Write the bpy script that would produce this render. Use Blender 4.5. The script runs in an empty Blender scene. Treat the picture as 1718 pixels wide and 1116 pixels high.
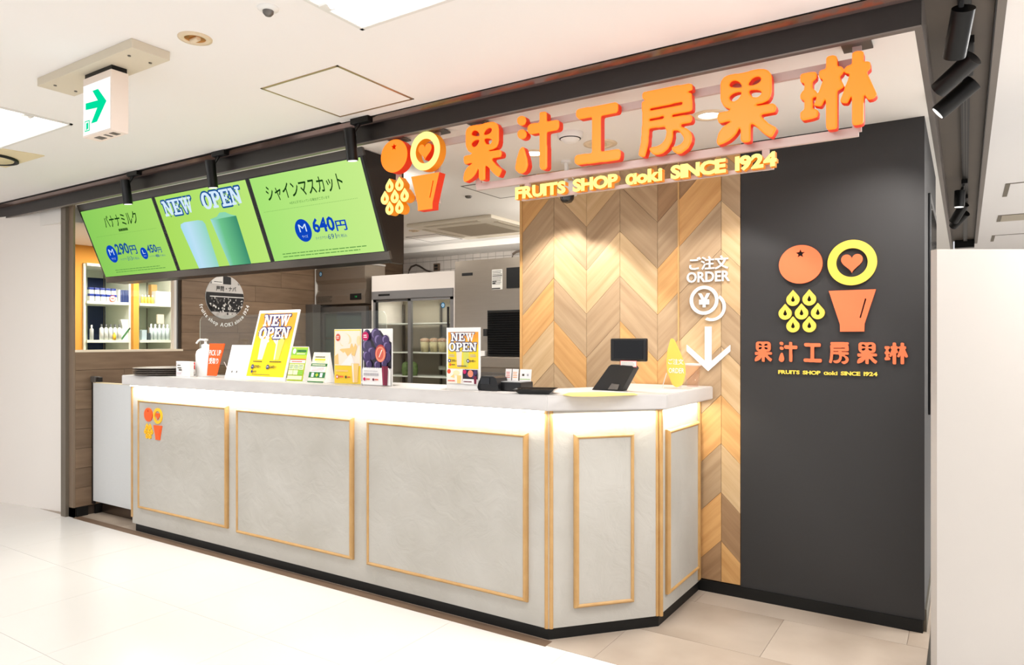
import bpy, bmesh, math, random
import numpy as np
from mathutils import Matrix, Vector

S = bpy.context.scene
COL = S.collection
PI = math.pi
random.seed(7)

# ---------------------------------------------------------------- camera
cam = bpy.data.cameras.new('camera')
cam.sensor_fit = 'HORIZONTAL'; cam.sensor_width = 36.0
cam.lens = 36.0 * 1180.0 / 1718.0
cam.shift_y = 14.0 / 1718.0
cam.clip_start = 0.05; cam.clip_end = 60
co = bpy.data.objects.new('camera', cam); COL.objects.link(co)
co.location = (0, 0, 1.3)
co.rotation_euler = (PI / 2, 0, math.atan2(0.5417, 0.8406))
S.camera = co

# ---------------------------------------------------------------- view and world
S.view_settings.view_transform = 'Standard'
S.view_settings.look = 'None'
S.view_settings.exposure = 0.0
S.view_settings.gamma = 1.0
S.view_settings.use_curve_mapping = False
S.cycles.max_bounces = 8
S.cycles.diffuse_bounces = 5
S.cycles.glossy_bounces = 4
S.cycles.transparent_max_bounces = 12
S.cycles.sample_clamp_indirect = 6.0

def C(r, g, b, a=1.0):
    f = lambda v: (v / 255.0 / 12.92) if v / 255.0 <= 0.04045 else ((v / 255.0 + 0.055) / 1.055) ** 2.4
    return (f(r), f(g), f(b), a)

W = bpy.data.worlds.new('mall_air'); S.world = W; W.use_nodes = True
W.node_tree.nodes['Background'].inputs[0].default_value = C(250, 250, 255)
W.node_tree.nodes['Background'].inputs[1].default_value = 0.78

# ---------------------------------------------------------------- lamps of the place, plus added fill
def area_lamp(name, loc, sx, sy, power, color, rot=(0, 0, 0), spread=PI):
    l = bpy.data.lights.new(name, 'AREA'); l.shape = 'RECTANGLE'; l.size = sx; l.size_y = sy
    l.energy = power; l.color = color[:3]; l.spread = spread
    o = bpy.data.objects.new(name, l); COL.objects.link(o); o.location = loc; o.rotation_euler = rot
    return o

def spot_lamp(name, loc, target, power, angle, blend, color=(1, 0.95, 0.90), radius=0.03):
    l = bpy.data.lights.new(name, 'SPOT'); l.energy = power; l.spot_size = math.radians(angle)
    l.spot_blend = blend; l.color = color[:3]; l.shadow_soft_size = radius
    o = bpy.data.objects.new(name, l); COL.objects.link(o); o.location = loc
    d = Vector(target) - Vector(loc); o.rotation_euler = d.to_track_quat('-Z', 'Y').to_euler()
    return o

WARM = (0.98, 0.985, 1.0)
# rows of flush fluorescent troffers over the mall aisle (the nearest two are modelled below)
for x in (-8.3, -5.0, -1.75, 1.5):
    for y in (-1.6, -4.4):
        area_lamp('aisle_troffer_lamp', (x + 0.625, y, 2.38), 1.25, 0.62, 28, WARM)
area_lamp('aisle_troffer_lamp', (-4.395, 1.465, 2.376), 1.2, 0.56, 22, WARM)
area_lamp('aisle_troffer_lamp', (-1.145, 1.465, 2.376), 1.2, 0.56, 22, WARM)
area_lamp('side_aisle_lamp', (1.6, 4.5, 2.37), 0.6, 1.2, 105, (1, 0.99, 0.96))
area_lamp('side_aisle_lamp', (0.8, 3.35, 2.37), 0.5, 0.6, 42, (1, 0.99, 0.97))
area_lamp('side_aisle_lamp', (1.7, 7.5, 2.37), 0.6, 1.2, 50, (1, 0.99, 0.96))
area_lamp('side_aisle_lamp', (1.3, 2.4, 2.37), 0.6, 1.2, 22, (1, 0.99, 0.96))
# kitchen ceiling lamps, neighbour shop lamp
area_lamp('kitchen_lamp', (-3.2, 3.95, 2.285), 0.6, 0.5, 22, (1, 0.96, 0.9))
area_lamp('kitchen_lamp', (-4.6, 4.2, 2.285), 0.5, 0.5, 13, (1, 0.96, 0.9))
# unseen fill lamps added by menu cabinet and kitchen wall, brightening the shop ceiling
area_lamp('cabinet_top_fill', (-3.9, 3.08, 2.05), 2.0, 0.16, 13, (1, 0.95, 0.9), (PI - 0.35, 0, 0), math.radians(110))
area_lamp('kitchen_wall_fill', (-2.32, 5.0, 1.9), 0.12, 1.2, 9, (1, 0.95, 0.88), (0, PI - 0.7, 0))
area_lamp('neighbour_shop_lamp', (-6.2, 3.75, 2.18), 0.5, 0.9, 40, (1, 0.95, 0.84))
# LED strips tucked under the countertop overhang
LED = (1.0, 0.93, 0.80)
area_lamp('counter_led', (-3.16, 2.622, 0.985), 3.26, 0.018, 9.5, LED)
area_lamp('counter_led', (-1.33, 2.828, 0.985), 0.50, 0.018, 1.6, LED, (0, 0, math.atan2(0.4, 0.35)))
area_lamp('counter_led', (-1.142, 3.31, 0.985), 0.52, 0.018, 1.7, LED, (0, 0, PI / 2))
area_lamp('ice_machine_top_fill', (-3.3, 5.30, 2.03), 0.9, 0.08, 4, (1, 0.96, 0.9), (PI / 2 + 0.05, 0, 0))  # unseen fill, added to brighten the tiled wall and soffit
area_lamp('fridge_top_fill', (-4.3, 5.25, 1.955), 0.9, 0.06, 4, (1, 0.96, 0.9), (PI / 2 + 0.05, 0, 0))  # added unseen fill on the fridge head, also facing the tiled wall
# downlights over the order point, track spots on the dark panel
spot_lamp('order_downlight_lamp', (-1.93, 3.21, 2.27), (-1.93, 3.43, 1.2), 62, 80, 0.2)
spot_lamp('order_downlight_lamp', (-1.556, 3.226, 2.27), (-1.556, 3.42, 1.2), 10, 84, 0.3)
spot_lamp('order_downlight_lamp', (-0.952, 3.09, 2.27), (-1.05, 3.30, 1.2), 30, 88, 0.3)
spot_lamp('track_spot_lamp', (-0.09, 3.14, 2.16), (-0.42, 3.62, 1.66), 22, 75, 0.8)
spot_lamp('track_spot_lamp', (-0.10, 2.80, 2.18), (-0.60, 3.62, 1.35), 14, 75, 0.9)
spot_lamp('track_spot_lamp', (-2.53, 2.50, 2.19), (-2.55, 2.80, 1.05), 34, 75, 0.6)
spot_lamp('track_spot_lamp', (-3.6, 2.50, 2.19), (-3.6, 2.80, 1.05), 34, 75, 0.6)
spot_lamp('track_spot_lamp', (-4.6, 2.50, 2.19), (-4.45, 2.80, 1.05), 30, 75, 0.6)

# ---------------------------------------------------------------- materials
MATS = {}
def mat(name, col, rough=0.6, metal=0.0, emit=0.0, ecol=None, spec=0.5, noise=0.0, nscale=8.0, bump=0.0, bscale=30.0,
        col2=None, alpha=1.0, coat=0.0, stretch=(1, 1, 1), rot=(0, 0, 0), rnd=0.0, trans=0.0):
    if name in MATS: return MATS[name]
    m = bpy.data.materials.new(name); m.use_nodes = True
    nt = m.node_tree; b = nt.nodes['Principled BSDF']
    b.inputs['Base Color'].default_value = col; b.inputs['Roughness'].default_value = rough
    b.inputs['Metallic'].default_value = metal; b.inputs['Specular IOR Level'].default_value = spec
    if coat: b.inputs['Coat Weight'].default_value = coat; b.inputs['Coat Roughness'].default_value = 0.08
    if emit: 
        b.inputs['Emission Color'].default_value = ecol or col; b.inputs['Emission Strength'].default_value = emit
    if trans: b.inputs['Transmission Weight'].default_value = trans
    if alpha < 1: b.inputs['Alpha'].default_value = alpha
    if noise or bump or rnd:
        tc = nt.nodes.new('ShaderNodeTexCoord'); mp = nt.nodes.new('ShaderNodeMapping')
        mp.inputs['Scale'].default_value = stretch; mp.inputs['Rotation'].default_value = rot
        nt.links.new(tc.outputs['Object'], mp.inputs[0])
        if any(rot): mp.vector_type = 'TEXTURE'; mp.inputs['Scale'].default_value = tuple(1.0 / q for q in stretch)
        oi = nt.nodes.new('ShaderNodeObjectInfo')
        if noise:
            n = nt.nodes.new('ShaderNodeTexNoise'); n.noise_dimensions = '4D'; n.inputs['Scale'].default_value = nscale; n.inputs['Detail'].default_value = 5
            mu = nt.nodes.new('ShaderNodeMath'); mu.operation = 'MULTIPLY'; mu.inputs[1].default_value = 37.0
            nt.links.new(oi.outputs['Random'], mu.inputs[0]); nt.links.new(mu.outputs[0], n.inputs['W'])
            nt.links.new(mp.outputs[0], n.inputs['Vector'])
            r = nt.nodes.new('ShaderNodeValToRGB'); e = r.color_ramp.elements
            e[0].position = 0.5 - 0.5 * 0.5; e[1].position = 0.5 + 0.5 * 0.5
            c2 = col2 or tuple(c * (1 - noise) for c in col[:3]) + (1,)
            e[0].color = c2; e[1].color = col
            nt.links.new(n.outputs[0], r.inputs[0])
            out = r.outputs[0]
        else: out = None
        if rnd:
            mr = nt.nodes.new('ShaderNodeMapRange'); mr.inputs['To Min'].default_value = 1 - rnd; mr.inputs['To Max'].default_value = 1 + rnd
            nt.links.new(oi.outputs['Random'], mr.inputs['Value'])
            hs = nt.nodes.new('ShaderNodeHueSaturation'); nt.links.new(mr.outputs[0], hs.inputs['Value'])
            if out: nt.links.new(out, hs.inputs['Color'])
            else: hs.inputs['Color'].default_value = col
            out = hs.outputs[0]
        if out: nt.links.new(out, b.inputs['Base Color'])
        if bump:
            n2 = nt.nodes.new('ShaderNodeTexNoise'); n2.inputs['Scale'].default_value = bscale; n2.inputs['Detail'].default_value = 6
            n2.inputs['Distortion'].default_value = 1.2
            nt.links.new(mp.outputs[0], n2.inputs['Vector'])
            bp = nt.nodes.new('ShaderNodeBump'); bp.inputs['Strength'].default_value = bump; bp.inputs['Distance'].default_value = 0.01
            nt.links.new(n2.outputs[0], bp.inputs['Height']); nt.links.new(bp.outputs[0], b.inputs['Normal'])
    MATS[name] = m
    return m

def emis(name, col, strength=1.0):
    if name in MATS: return MATS[name]
    m = bpy.data.materials.new(name); m.use_nodes = True; nt = m.node_tree
    nt.nodes.remove(nt.nodes['Principled BSDF'])
    e = nt.nodes.new('ShaderNodeEmission'); e.inputs[0].default_value = col; e.inputs[1].default_value = strength
    nt.links.new(e.outputs[0], nt.nodes['Material Output'].inputs[0])
    MATS[name] = m; return m

def glass(name, tint=(0.96, 0.98, 0.97, 1), gloss=0.04, gmax=0.7):
    if name in MATS: return MATS[name]
    m = bpy.data.materials.new(name); m.use_nodes = True; nt = m.node_tree
    nt.nodes.remove(nt.nodes['Principled BSDF'])
    t = nt.nodes.new('ShaderNodeBsdfTransparent'); t.inputs[0].default_value = tint
    g = nt.nodes.new('ShaderNodeBsdfGlossy'); g.inputs['Roughness'].default_value = 0.03
    lw = nt.nodes.new('ShaderNodeLayerWeight'); pw = nt.nodes.new('ShaderNodeMath'); pw.operation = 'POWER'; pw.inputs[1].default_value = 4.0
    fr = nt.nodes.new('ShaderNodeMapRange'); fr.inputs['To Min'].default_value = gloss; fr.inputs['To Max'].default_value = gmax
    nt.links.new(lw.outputs['Facing'], pw.inputs[0]); nt.links.new(pw.outputs[0], fr.inputs['Value'])
    mx = nt.nodes.new('ShaderNodeMixShader')
    nt.links.new(fr.outputs[0], mx.inputs[0]); nt.links.new(t.outputs[0], mx.inputs[1]); nt.links.new(g.outputs[0], mx.inputs[2])
    nt.links.new(mx.outputs[0], nt.nodes['Material Output'].inputs[0])
    MATS[name] = m; return m

# ---------------------------------------------------------------- mesh helpers
ID = Matrix.Identity(4)
def frame(o, yaw=0.0, tilt=0.0):
    """local x right, y up, z outward; yaw 0 faces world -Y; tilt leans the top backwards"""
    u = Vector((math.cos(yaw), math.sin(yaw), 0)); back = Vector((-math.sin(yaw), math.cos(yaw), 0))
    v = Vector((0, 0, 1)) * math.cos(tilt) + back * math.sin(tilt); w = u.cross(v)
    m = Matrix.Identity(4)
    for i in range(3): m[i][0] = u[i]; m[i][1] = v[i]; m[i][2] = w[i]; m[i][3] = o[i]
    return m

class MB:
    def __init__(s, fr=None): s.v = []; s.f = []; s.m = []; s.mats = []; s.fr = fr or ID; s.sm = []
    def mi(s, m):
        if m not in s.mats: s.mats.append(m)
        return s.mats.index(m)
    def add(s, vs, fs, m, smooth=False, fr=None):
        F = fr if fr is not None else s.fr
        b = len(s.v); s.v += [F @ Vector(p) for p in vs]; k = s.mi(m)
        s.f += [tuple(b + i for i in f) for f in fs]; s.m += [k] * len(fs); s.sm += [smooth] * len(fs)
        return s
    def box(s, x0, x1, y0, y1, z0, z1, m, bev=0.0, fr=None):
        if bev <= 0:
            vs = [(x, y, z) for x in (x0, x1) for y in (y0, y1) for z in (z0, z1)]
            fs = [(0, 1, 3, 2), (4, 6, 7, 5), (0, 4, 5, 1), (2, 3, 7, 6), (0, 2, 6, 4), (1, 5, 7, 3)]
            return s.add(vs, fs, m, fr=fr)
        bm = bmesh.new(); bmesh.ops.create_cube(bm, size=1)
        for v in bm.verts: v.co = Vector(((x0 + x1) / 2 + v.co.x * (x1 - x0), (y0 + y1) / 2 + v.co.y * (y1 - y0), (z0 + z1) / 2 + v.co.z * (z1 - z0)))
        bmesh.ops.bevel(bm, geom=bm.edges[:], offset=bev, segments=2, affect='EDGES', profile=0.6)
        bm.verts.index_update()
        s.add([v.co.copy() for v in bm.verts], [tuple(v.index for v in f.verts) for f in bm.faces], m, fr=fr); bm.free(); return s
    def prism(s, poly, d0, d1, m, axis='z', fr=None, side=None):
        """poly: list of 2D points; extruded along axis between d0 and d1"""
        n = len(poly)
        if axis == 'z': P = lambda p, d: (p[0], p[1], d)
        elif axis == 'x': P = lambda p, d: (d, p[0], p[1])
        else: P = lambda p, d: (p[0], d, p[1])
        vs = [P(p, d0) for p in poly] + [P(p, d1) for p in poly]
        s.add(vs, [tuple(range(n))[::-1], tuple(range(n, 2 * n))], m, fr=fr)
        b = len(s.v) - 2 * n; k = s.mi(side or m)
        for i in range(n):
            j = (i + 1) % n; s.f.append((b + i, b + j, b + n + j, b + n + i)); s.m.append(k); s.sm.append(False)
        return s
    def cyl(s, p0, p1, r0, m, r1=None, n=20, cap=True, fr=None):
        r1 = r0 if r1 is None else r1; p0 = Vector(p0); p1 = Vector(p1); d = (p1 - p0).normalized()
        a = d.orthogonal().normalized(); b = d.cross(a)
        vs = []
        for p, r in ((p0, r0), (p1, r1)):
            for i in range(n):
                t = 2 * PI * i / n; vs.append(p + a * (math.cos(t) * r) + b * (math.sin(t) * r))
        s.add(vs, [(i, (i + 1) % n, n + (i + 1) % n, n + i) for i in range(n)], m, True, fr)
        if cap: s.add(vs, [tuple(range(n))[::-1], tuple(range(n, 2 * n))], m, False, fr)
        return s
    def tube(s, pts, r, m, n=10, fr=None):
        pts = [Vector(p) for p in pts]; rings = []
        for i, p in enumerate(pts):
            d = (pts[min(i + 1, len(pts) - 1)] - pts[max(i - 1, 0)]).normalized()
            ref = Vector((0, 0, 1)) if abs(d.z) < 0.9 else Vector((1, 0, 0))
            a = d.cross(ref).normalized(); b = d.cross(a)
            rings += [p + a * (math.cos(2 * PI * k / n) * r) + b * (math.sin(2 * PI * k / n) * r) for k in range(n)]
        fs = [(i * n + k, i * n + (k + 1) % n, (i + 1) * n + (k + 1) % n, (i + 1) * n + k) for i in range(len(pts) - 1) for k in range(n)]
        s.add(rings, fs, m, True, fr)
        e = len(pts) - 1
        s.add(rings, [tuple(range(n))[::-1], tuple(range(e * n, e * n + n))], m, False, fr); return s
    def lathe(s, prof, c, m, n=28, fr=None, smooth=True):
        vs = [(c[0] + r * math.cos(2 * PI * k / n), c[1] + r * math.sin(2 * PI * k / n), c[2] + z) for r, z in prof for k in range(n)]
        fs = [(i * n + k, i * n + (k + 1) % n, (i + 1) * n + (k + 1) % n, (i + 1) * n + k) for i in range(len(prof) - 1) for k in range(n)]
        return s.add(vs, fs, m, smooth, fr)
    def build(s, name, parent=None, label=None, cat=None, group=None, kind=None, origin=None):
        me = bpy.data.meshes.new(name)
        if parent is not None: o0 = wloc(parent)
        elif origin is not None: o0 = Vector(origin)
        else:
            xs = [v.x for v in s.v]; ys = [v.y for v in s.v]; zs = [v.z for v in s.v]
            o0 = Vector(((min(xs) + max(xs)) / 2, (min(ys) + max(ys)) / 2, min(zs)))
        me.from_pydata([tuple(v - o0) for v in s.v], [], s.f)
        for m in s.mats: me.materials.append(m)
        me.polygons.foreach_set('material_index', s.m); me.polygons.foreach_set('use_smooth', s.sm)
        me.validate(); me.update()
        o = bpy.data.objects.new(name, me); COL.objects.link(o)
        if parent is not None: o.parent = parent
        else: o.location = o0
        return tag(o, label, cat, group, kind)

def wloc(o):
    p = Vector((0, 0, 0))
    while o is not None: p += o.location; o = o.parent
    return p

def tag(o, label=None, cat=None, group=None, kind=None):
    if label: o['label'] = label
    if cat: o['category'] = cat
    if group: o['group'] = group
    if kind: o['kind'] = kind
    return o

def thing(name, label, cat, loc, group=None):
    o = bpy.data.objects.new(name, None); o.empty_display_size = 0.05; COL.objects.link(o); o.location = loc
    return tag(o, label, cat, group)

def dup(root, loc, label, group=None):
    r = root.copy(); COL.objects.link(r); r.location = loc; r['label'] = label
    if group: r['group'] = group
    for ch in list(root.children):
        c = ch.copy(); COL.objects.link(c); c.parent = r
        for g in list(ch.children):
            d = g.copy(); COL.objects.link(d); d.parent = c
    return r

# ---- text and flat print
_tc = {}
def text_geo(s, off=0.0):
    k = (s, off)
    if k not in _tc:
        c = bpy.data.curves.new('t', 'FONT'); c.body = s; c.size = 1; c.offset = off; c.resolution_u = 2
        o = bpy.data.objects.new('t', c); m = bpy.data.meshes.new_from_object(o)
        vs = [(v.co.x, v.co.y) for v in m.vertices]; fs = [tuple(p.vertices) for p in m.polygons]
        bpy.data.objects.remove(o); bpy.data.curves.remove(c); bpy.data.meshes.remove(m)
        _tc[k] = (vs, fs)
    return _tc[k]

class Flat(MB):
    """flat print on a surface: each call lies a hair above the one before"""
    def __init__(s, fr, w0=0.0006, dw=0.00025): super().__init__(fr); s.w = w0; s.dw = dw
    def rect(s, u0, v0, u1, v1, m): return s.poly([(u0, v0), (u1, v0), (u1, v1), (u0, v1)], m)
    def poly(s, pts, m):
        s.add([(a, b, s.w) for a, b in pts], [tuple(range(len(pts)))], m); s.w += s.dw; return s
    def ell(s, cu, cv, ru, rv, m, n=32): return s.poly([(cu + ru * math.cos(2 * PI * i / n), cv + rv * math.sin(2 * PI * i / n)) for i in range(n)], m)
    def ring(s, cu, cv, r, w, m, n=40, rv=None):
        rv = rv or r; vs = []
        for i in range(n):
            c, d = math.cos(2 * PI * i / n), math.sin(2 * PI * i / n)
            vs += [(cu + r * c, cv + rv * d, s.w), (cu + (r - w) * c, cv + (rv - w) * d, s.w)]
        s.add(vs, [(2 * i, 2 * ((i + 1) % n), 2 * ((i + 1) % n) + 1, 2 * i + 1) for i in range(n)], m); s.w += s.dw; return s
    def text(s, t, u0, v0, u1, v1, m, off=0.0, shear=0.0, dark=None):
        """lettering fitted into the box"""
        vs, fs = text_geo(t, off)
        xa = min(p[0] for p in vs); xb = max(p[0] for p in vs); ya = min(p[1] for p in vs); yb = max(p[1] for p in vs)
        sx = (u1 - u0) / (xb - xa); sy = (v1 - v0) / (yb - ya)
        s.add([(u0 + (x - xa) * sx + shear * (y - ya) * sy, v0 + (y - ya) * sy, s.w) for x, y in vs], fs, m); s.w += s.dw; return s
    def bars(s, u0, v0, u1, v1, rows, m, fill=0.35, seed=1):
        """rows of print too small to read: short dashes"""
        rr = random.Random(seed); h = (v1 - v0) / rows; vs = []; fs = []
        for r in range(rows):
            y = v0 + r * h + h * (1 - fill) / 2; x = u0; e = u1 - rr.random() * (u1 - u0) * 0.18
            while x < e:
                l = (u1 - u0) * (0.02 + rr.random() * 0.05); x2 = min(x + l, e); b = len(vs)
                vs += [(x, y, s.w), (x2, y, s.w), (x2, y + h * fill, s.w), (x, y + h * fill, s.w)]; fs.append((b, b + 1, b + 2, b + 3))
                x = x2 + (u1 - u0) * 0.008
        s.add(vs, fs, m); s.w += s.dw; return s

# ---- rounded solid letters from painted outlines
def contours(polys, cell, blur=1.6):
    P = [np.array(p, float) for sg, p in polys]
    allp = np.concatenate(P); lo = allp.min(0) - cell * 6; hi = allp.max(0) + cell * 6
    nx = int((hi[0] - lo[0]) / cell) + 2; ny = int((hi[1] - lo[1]) / cell) + 2
    X, Y = np.meshgrid(lo[0] + np.arange(nx) * cell, lo[1] + np.arange(ny) * cell, indexing='ij')
    A = np.zeros((nx, ny), bool)
    for (sg, _), p in zip(polys, P):
        ins = np.zeros((nx, ny), bool); n = len(p)
        for i in range(n):
            (x1, y1), (x2, y2) = p[i], p[(i + 1) % n]
            if y1 == y2: continue
            c = ((Y < max(y1, y2)) & (Y >= min(y1, y2))) & (X < (x2 - x1) * (Y - y1) / (y2 - y1) + x1)
            ins ^= c
        A = (A | ins) if sg > 0 else (A & ~ins)
    F = A.astype(float); k = np.exp(-0.5 * (np.arange(-5, 6) / blur) ** 2); k /= k.sum()
    F = np.apply_along_axis(lambda r: np.convolve(r, k, 'same'), 0, F); F = np.apply_along_axis(lambda r: np.convolve(r, k, 'same'), 1, F)
    F -= 0.5; nxt = {}
    def ip(i0, j0, i1, j1):
        a, b = F[i0, j0], F[i1, j1]; t = a / (a - b)
        return (lo[0] + (i0 + (i1 - i0) * t) * cell, lo[1] + (j0 + (j1 - j0) * t) * cell)
    pos = {}
    B = F > 0
    mix = (B[:-1, :-1].astype(int) + B[1:, :-1] + B[:-1, 1:] + B[1:, 1:])
    for i, j in zip(*np.where((mix > 0) & (mix < 4))):
        i = int(i); j = int(j)
        c = [(i, j), (i + 1, j), (i + 1, j + 1), (i, j + 1)]; e = []
        for q in range(4):
            a, b = c[q], c[(q + 1) % 4]
            if B[a] != B[b]:
                key = (min(a, b), max(a, b)); pos[key] = ip(*a, *b); e.append((B[a], key))
        outs = [k2 for f, k2 in e if f]; ins_ = [k2 for f, k2 in e if not f]
        if len(outs) == 1: nxt[outs[0]] = ins_[0]
        else:
            for q, (f, k2) in enumerate(e):
                if f: nxt[k2] = e[(q + 1) % len(e)][1]
    loops = []
    while nxt:
        st = next(iter(nxt)); cur = st; lp = []
        while cur in nxt: lp.append(pos[cur]); cur = nxt.pop(cur)
        if len(lp) > 8: loops.append(simplify(lp, cell * 0.22))
    return loops

def simplify(lp, tol):
    def rdp(p):
        if len(p) < 3: return p
        a, b = np.array(p[0]), np.array(p[-1]); d = b - a; L = np.hypot(*d)
        q = np.array(p[1:-1]) - a
        h = np.abs(d[0] * q[:, 1] - d[1] * q[:, 0]) / L if L > 1e-9 else np.hypot(q[:, 0], q[:, 1])
        i = int(h.argmax())
        return rdp(p[:i + 2])[:-1] + rdp(p[i + 1:]) if h[i] > tol else [p[0], p[-1]]
    h = len(lp) // 2
    return rdp(lp[:h + 1])[:-1] + rdp(lp[h:] + [lp[0]])[:-1]

def solid_geo(loops, depth, bevel=0.0, off=0.0, text=None, toff=0.0, tsize=1.0):
    if text is None:
        c = bpy.data.curves.new('g', 'CURVE'); c.dimensions = '2D'
        for lp in loops:
            sp = c.splines.new('POLY'); sp.points.add(len(lp) - 1)
            for p, q in zip(sp.points, lp): p.co = (q[0], q[1], 0, 1)
            sp.use_cyclic_u = True
    else:
        c = bpy.data.curves.new('g', 'FONT'); c.body = text; c.size = tsize; off = toff; c.resolution_u = 3
    c.fill_mode = 'BOTH'; c.extrude = max(depth / 2 - bevel, 0); c.bevel_depth = bevel; c.bevel_resolution = 1; c.offset = off - bevel if bevel else off
    o = bpy.data.objects.new('g', c); m = bpy.data.meshes.new_from_object(o)
    m.update()
    vs = [tuple(v.co) for v in m.vertices]; fs = [tuple(p.vertices) for p in m.polygons]; nz = [p.normal.z for p in m.polygons]
    bpy.data.objects.remove(o); bpy.data.curves.remove(c); bpy.data.meshes.remove(m)
    return vs, fs, nz

def solid(mb, geo, sc, ou, ov, w, mf, ms, sx=None, mb_bevel=None):
    vs, fs, nz = geo; sx = sx or sc
    P = [(ou + x * sx, ov + y * sc, w + z) for x, y, z in vs]
    A = [f for f, n in zip(fs, nz) if n > 0.35]; Bk = [f for f, n in zip(fs, nz) if n <= 0.35]
    mb.add(P, A, mf); mb.add(P, Bk, ms); return mb

def ellp(cx, cy, rx, ry, n=40): return [(cx + rx * math.cos(2 * PI * i / n), cy + ry * math.sin(2 * PI * i / n)) for i in range(n)]
def starp(cx, cy, r, ri, n=5): return [(cx + (r if i % 2 == 0 else ri) * math.sin(PI * i / n), cy + (r if i % 2 == 0 else ri) * math.cos(PI * i / n)) for i in range(2 * n)]
def dropp(cx, cy, w, h, n=28):
    pts = []
    r = w / 2; cyc = cy - h / 2 + r
    for i in range(n + 1):
        a = math.radians(150) + math.radians(240) * i / n
        pts.append((cx + r * math.cos(a), cyc + r * math.sin(a)))
    pts.append((cx, cy + h / 2)); return pts
def heartp(cx, cy, w, h, n=40):
    pts = []
    for i in range(n):
        t = 2 * PI * i / n; x = 16 * math.sin(t) ** 3; y = 13 * math.cos(t) - 5 * math.cos(2 * t) - 2 * math.cos(3 * t) - math.cos(4 * t)
        pts.append((cx + x / 32 * w, cy + (y + 2.5) / 29 * h))
    return pts

# ================================================================ palette
m_floor = mat('white_stone_tile', C(228, 225, 221), rough=0.22, noise=0.05, nscale=1.5, rnd=0.012)
m_grout = mat('tile_joint', C(205, 198, 190), rough=0.8)
m_taupe = mat('taupe_vinyl_tile', C(184, 171, 157), rough=0.42, noise=0.3, nscale=2.4, col2=C(150, 134, 118), rnd=0.05)
m_taupe_j = mat('taupe_joint', C(120, 102, 86), rough=0.8)
m_ceil = mat('ceiling_paint', C(242, 239, 237), rough=0.9)
m_ceil_in = mat('inner_ceiling_paint', C(232, 228, 222), rough=0.9)
m_black = mat('black_fascia', C(27, 21, 20), rough=0.35, spec=0.4)
m_blackg = mat('glossy_black_strip', C(112, 92, 88), rough=0.1, metal=0.75, spec=1.0)
m_darkm = mat('satin_black_metal', C(9, 9, 9), rough=0.38, spec=0.3)
m_grey_lip = mat('grey_edge_trim', C(120, 112, 106), rough=0.4, metal=0.3)
m_panel = mat('charcoal_wall_panel', C(41, 40, 40), rough=0.62, noise=0.06, nscale=3, bump=0.03, bscale=180)
m_base = mat('black_baseboard', C(13, 13, 12), rough=0.5, spec=0.3)
m_steelp = mat('brushed_bronze_post', C(126, 117, 104), rough=0.45, metal=0.55, noise=0.15, nscale=3, stretch=(8, 8, 0.6))
m_brown = mat('brown_plank_wood', C(130, 107, 85), rough=0.6, noise=0.3, nscale=5, stretch=(1, 0.9, 7), col2=C(106, 84, 63), rnd=0.1)
m_brown_back = mat('plank_backing', C(58, 46, 36), rough=0.9)  # dark brown board behind the planks, showing at the joints
m_cream = mat('cream_hoarding_board', C(238, 232, 225), rough=0.95)
m_beige = mat('beige_partition_board', C(186, 180, 174), rough=0.95)
m_white = mat('white_plastic', C(238, 237, 234), rough=0.45)
m_whitep = mat('white_painted_metal', C(226, 224, 220), rough=0.4)
m_tile = mat('white_wall_tile', C(214, 206, 198), rough=0.3, rnd=0.03)
m_tilej = mat('dark_tile_joint', C(110, 100, 92), rough=0.9)
m_tube = emis('lamp_white', (1, 0.97, 0.93, 1), 7.0)
m_tube2 = emis('lamp_white_soft', (1, 0.95, 0.88, 1), 3.0)
m_gold = mat('gilt_wood_moulding', C(196, 158, 104), rough=0.42, noise=0.15, nscale=14, col2=C(180, 138, 82))
m_plaster = mat('trowelled_plaster', C(190, 187, 180), rough=0.75, noise=0.12, nscale=3.5, col2=C(174, 170, 161), bump=0.5, bscale=8)
m_stone = mat('pale_stone_slab', C(212, 209, 206), rough=0.35, noise=0.14, nscale=4, stretch=(1, 1, 3), col2=C(196, 191, 188))
m_steel = mat('stainless_steel', C(168, 158, 146), rough=0.32, metal=0.85, noise=0.06, nscale=6, stretch=(1, 1, 12))
m_steeld = mat('dark_stainless', C(112, 108, 104), rough=0.4, metal=0.6)
m_grey = mat('grey_door_frame', C(116, 114, 114), rough=0.45, metal=0.2)
m_blk = mat('black_plastic', C(16, 16, 17), rough=0.3, spec=0.5)
m_blkmat = mat('black_matt_plastic', C(20, 20, 21), rough=0.6)
m_glass = glass('clear_glass')
m_clearest = glass('poster_stand_acrylic', (0.995, 0.995, 0.99, 1), 0.02)
m_acryl = glass('clear_acrylic', (0.93, 0.95, 0.93, 1))
m_orange_f = mat('glowing_orange_face', C(210, 90, 24), rough=0.5, emit=1.05, ecol=C(255, 132, 22))
m_orange_s = mat('glowing_red_edge', C(190, 44, 10), rough=0.5, emit=0.55, ecol=C(196, 30, 0))
m_yel_f = emis('glowing_yellow_face', (1.0, 0.95, 0.28, 1), 1.3)
m_yel_s = mat('glowing_amber_edge', C(190, 110, 16), rough=0.5, emit=0.45, ecol=C(236, 140, 6))
m_or_flat = mat('orange_painted_board', C(238, 112, 66), rough=0.5)
m_or_edge = mat('orange_board_edge', C(150, 58, 30), rough=0.6)
m_ye_flat = mat('yellow_painted_board', C(240, 208, 78), rough=0.5)
m_ye_edge = mat('yellow_board_edge', C(150, 122, 34), rough=0.6)
m_or_cut = mat('orange_cut_acrylic', C(246, 92, 12), rough=0.35)
m_ye_cut = mat('yellow_cut_acrylic', C(250, 192, 22), rough=0.35)

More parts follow.
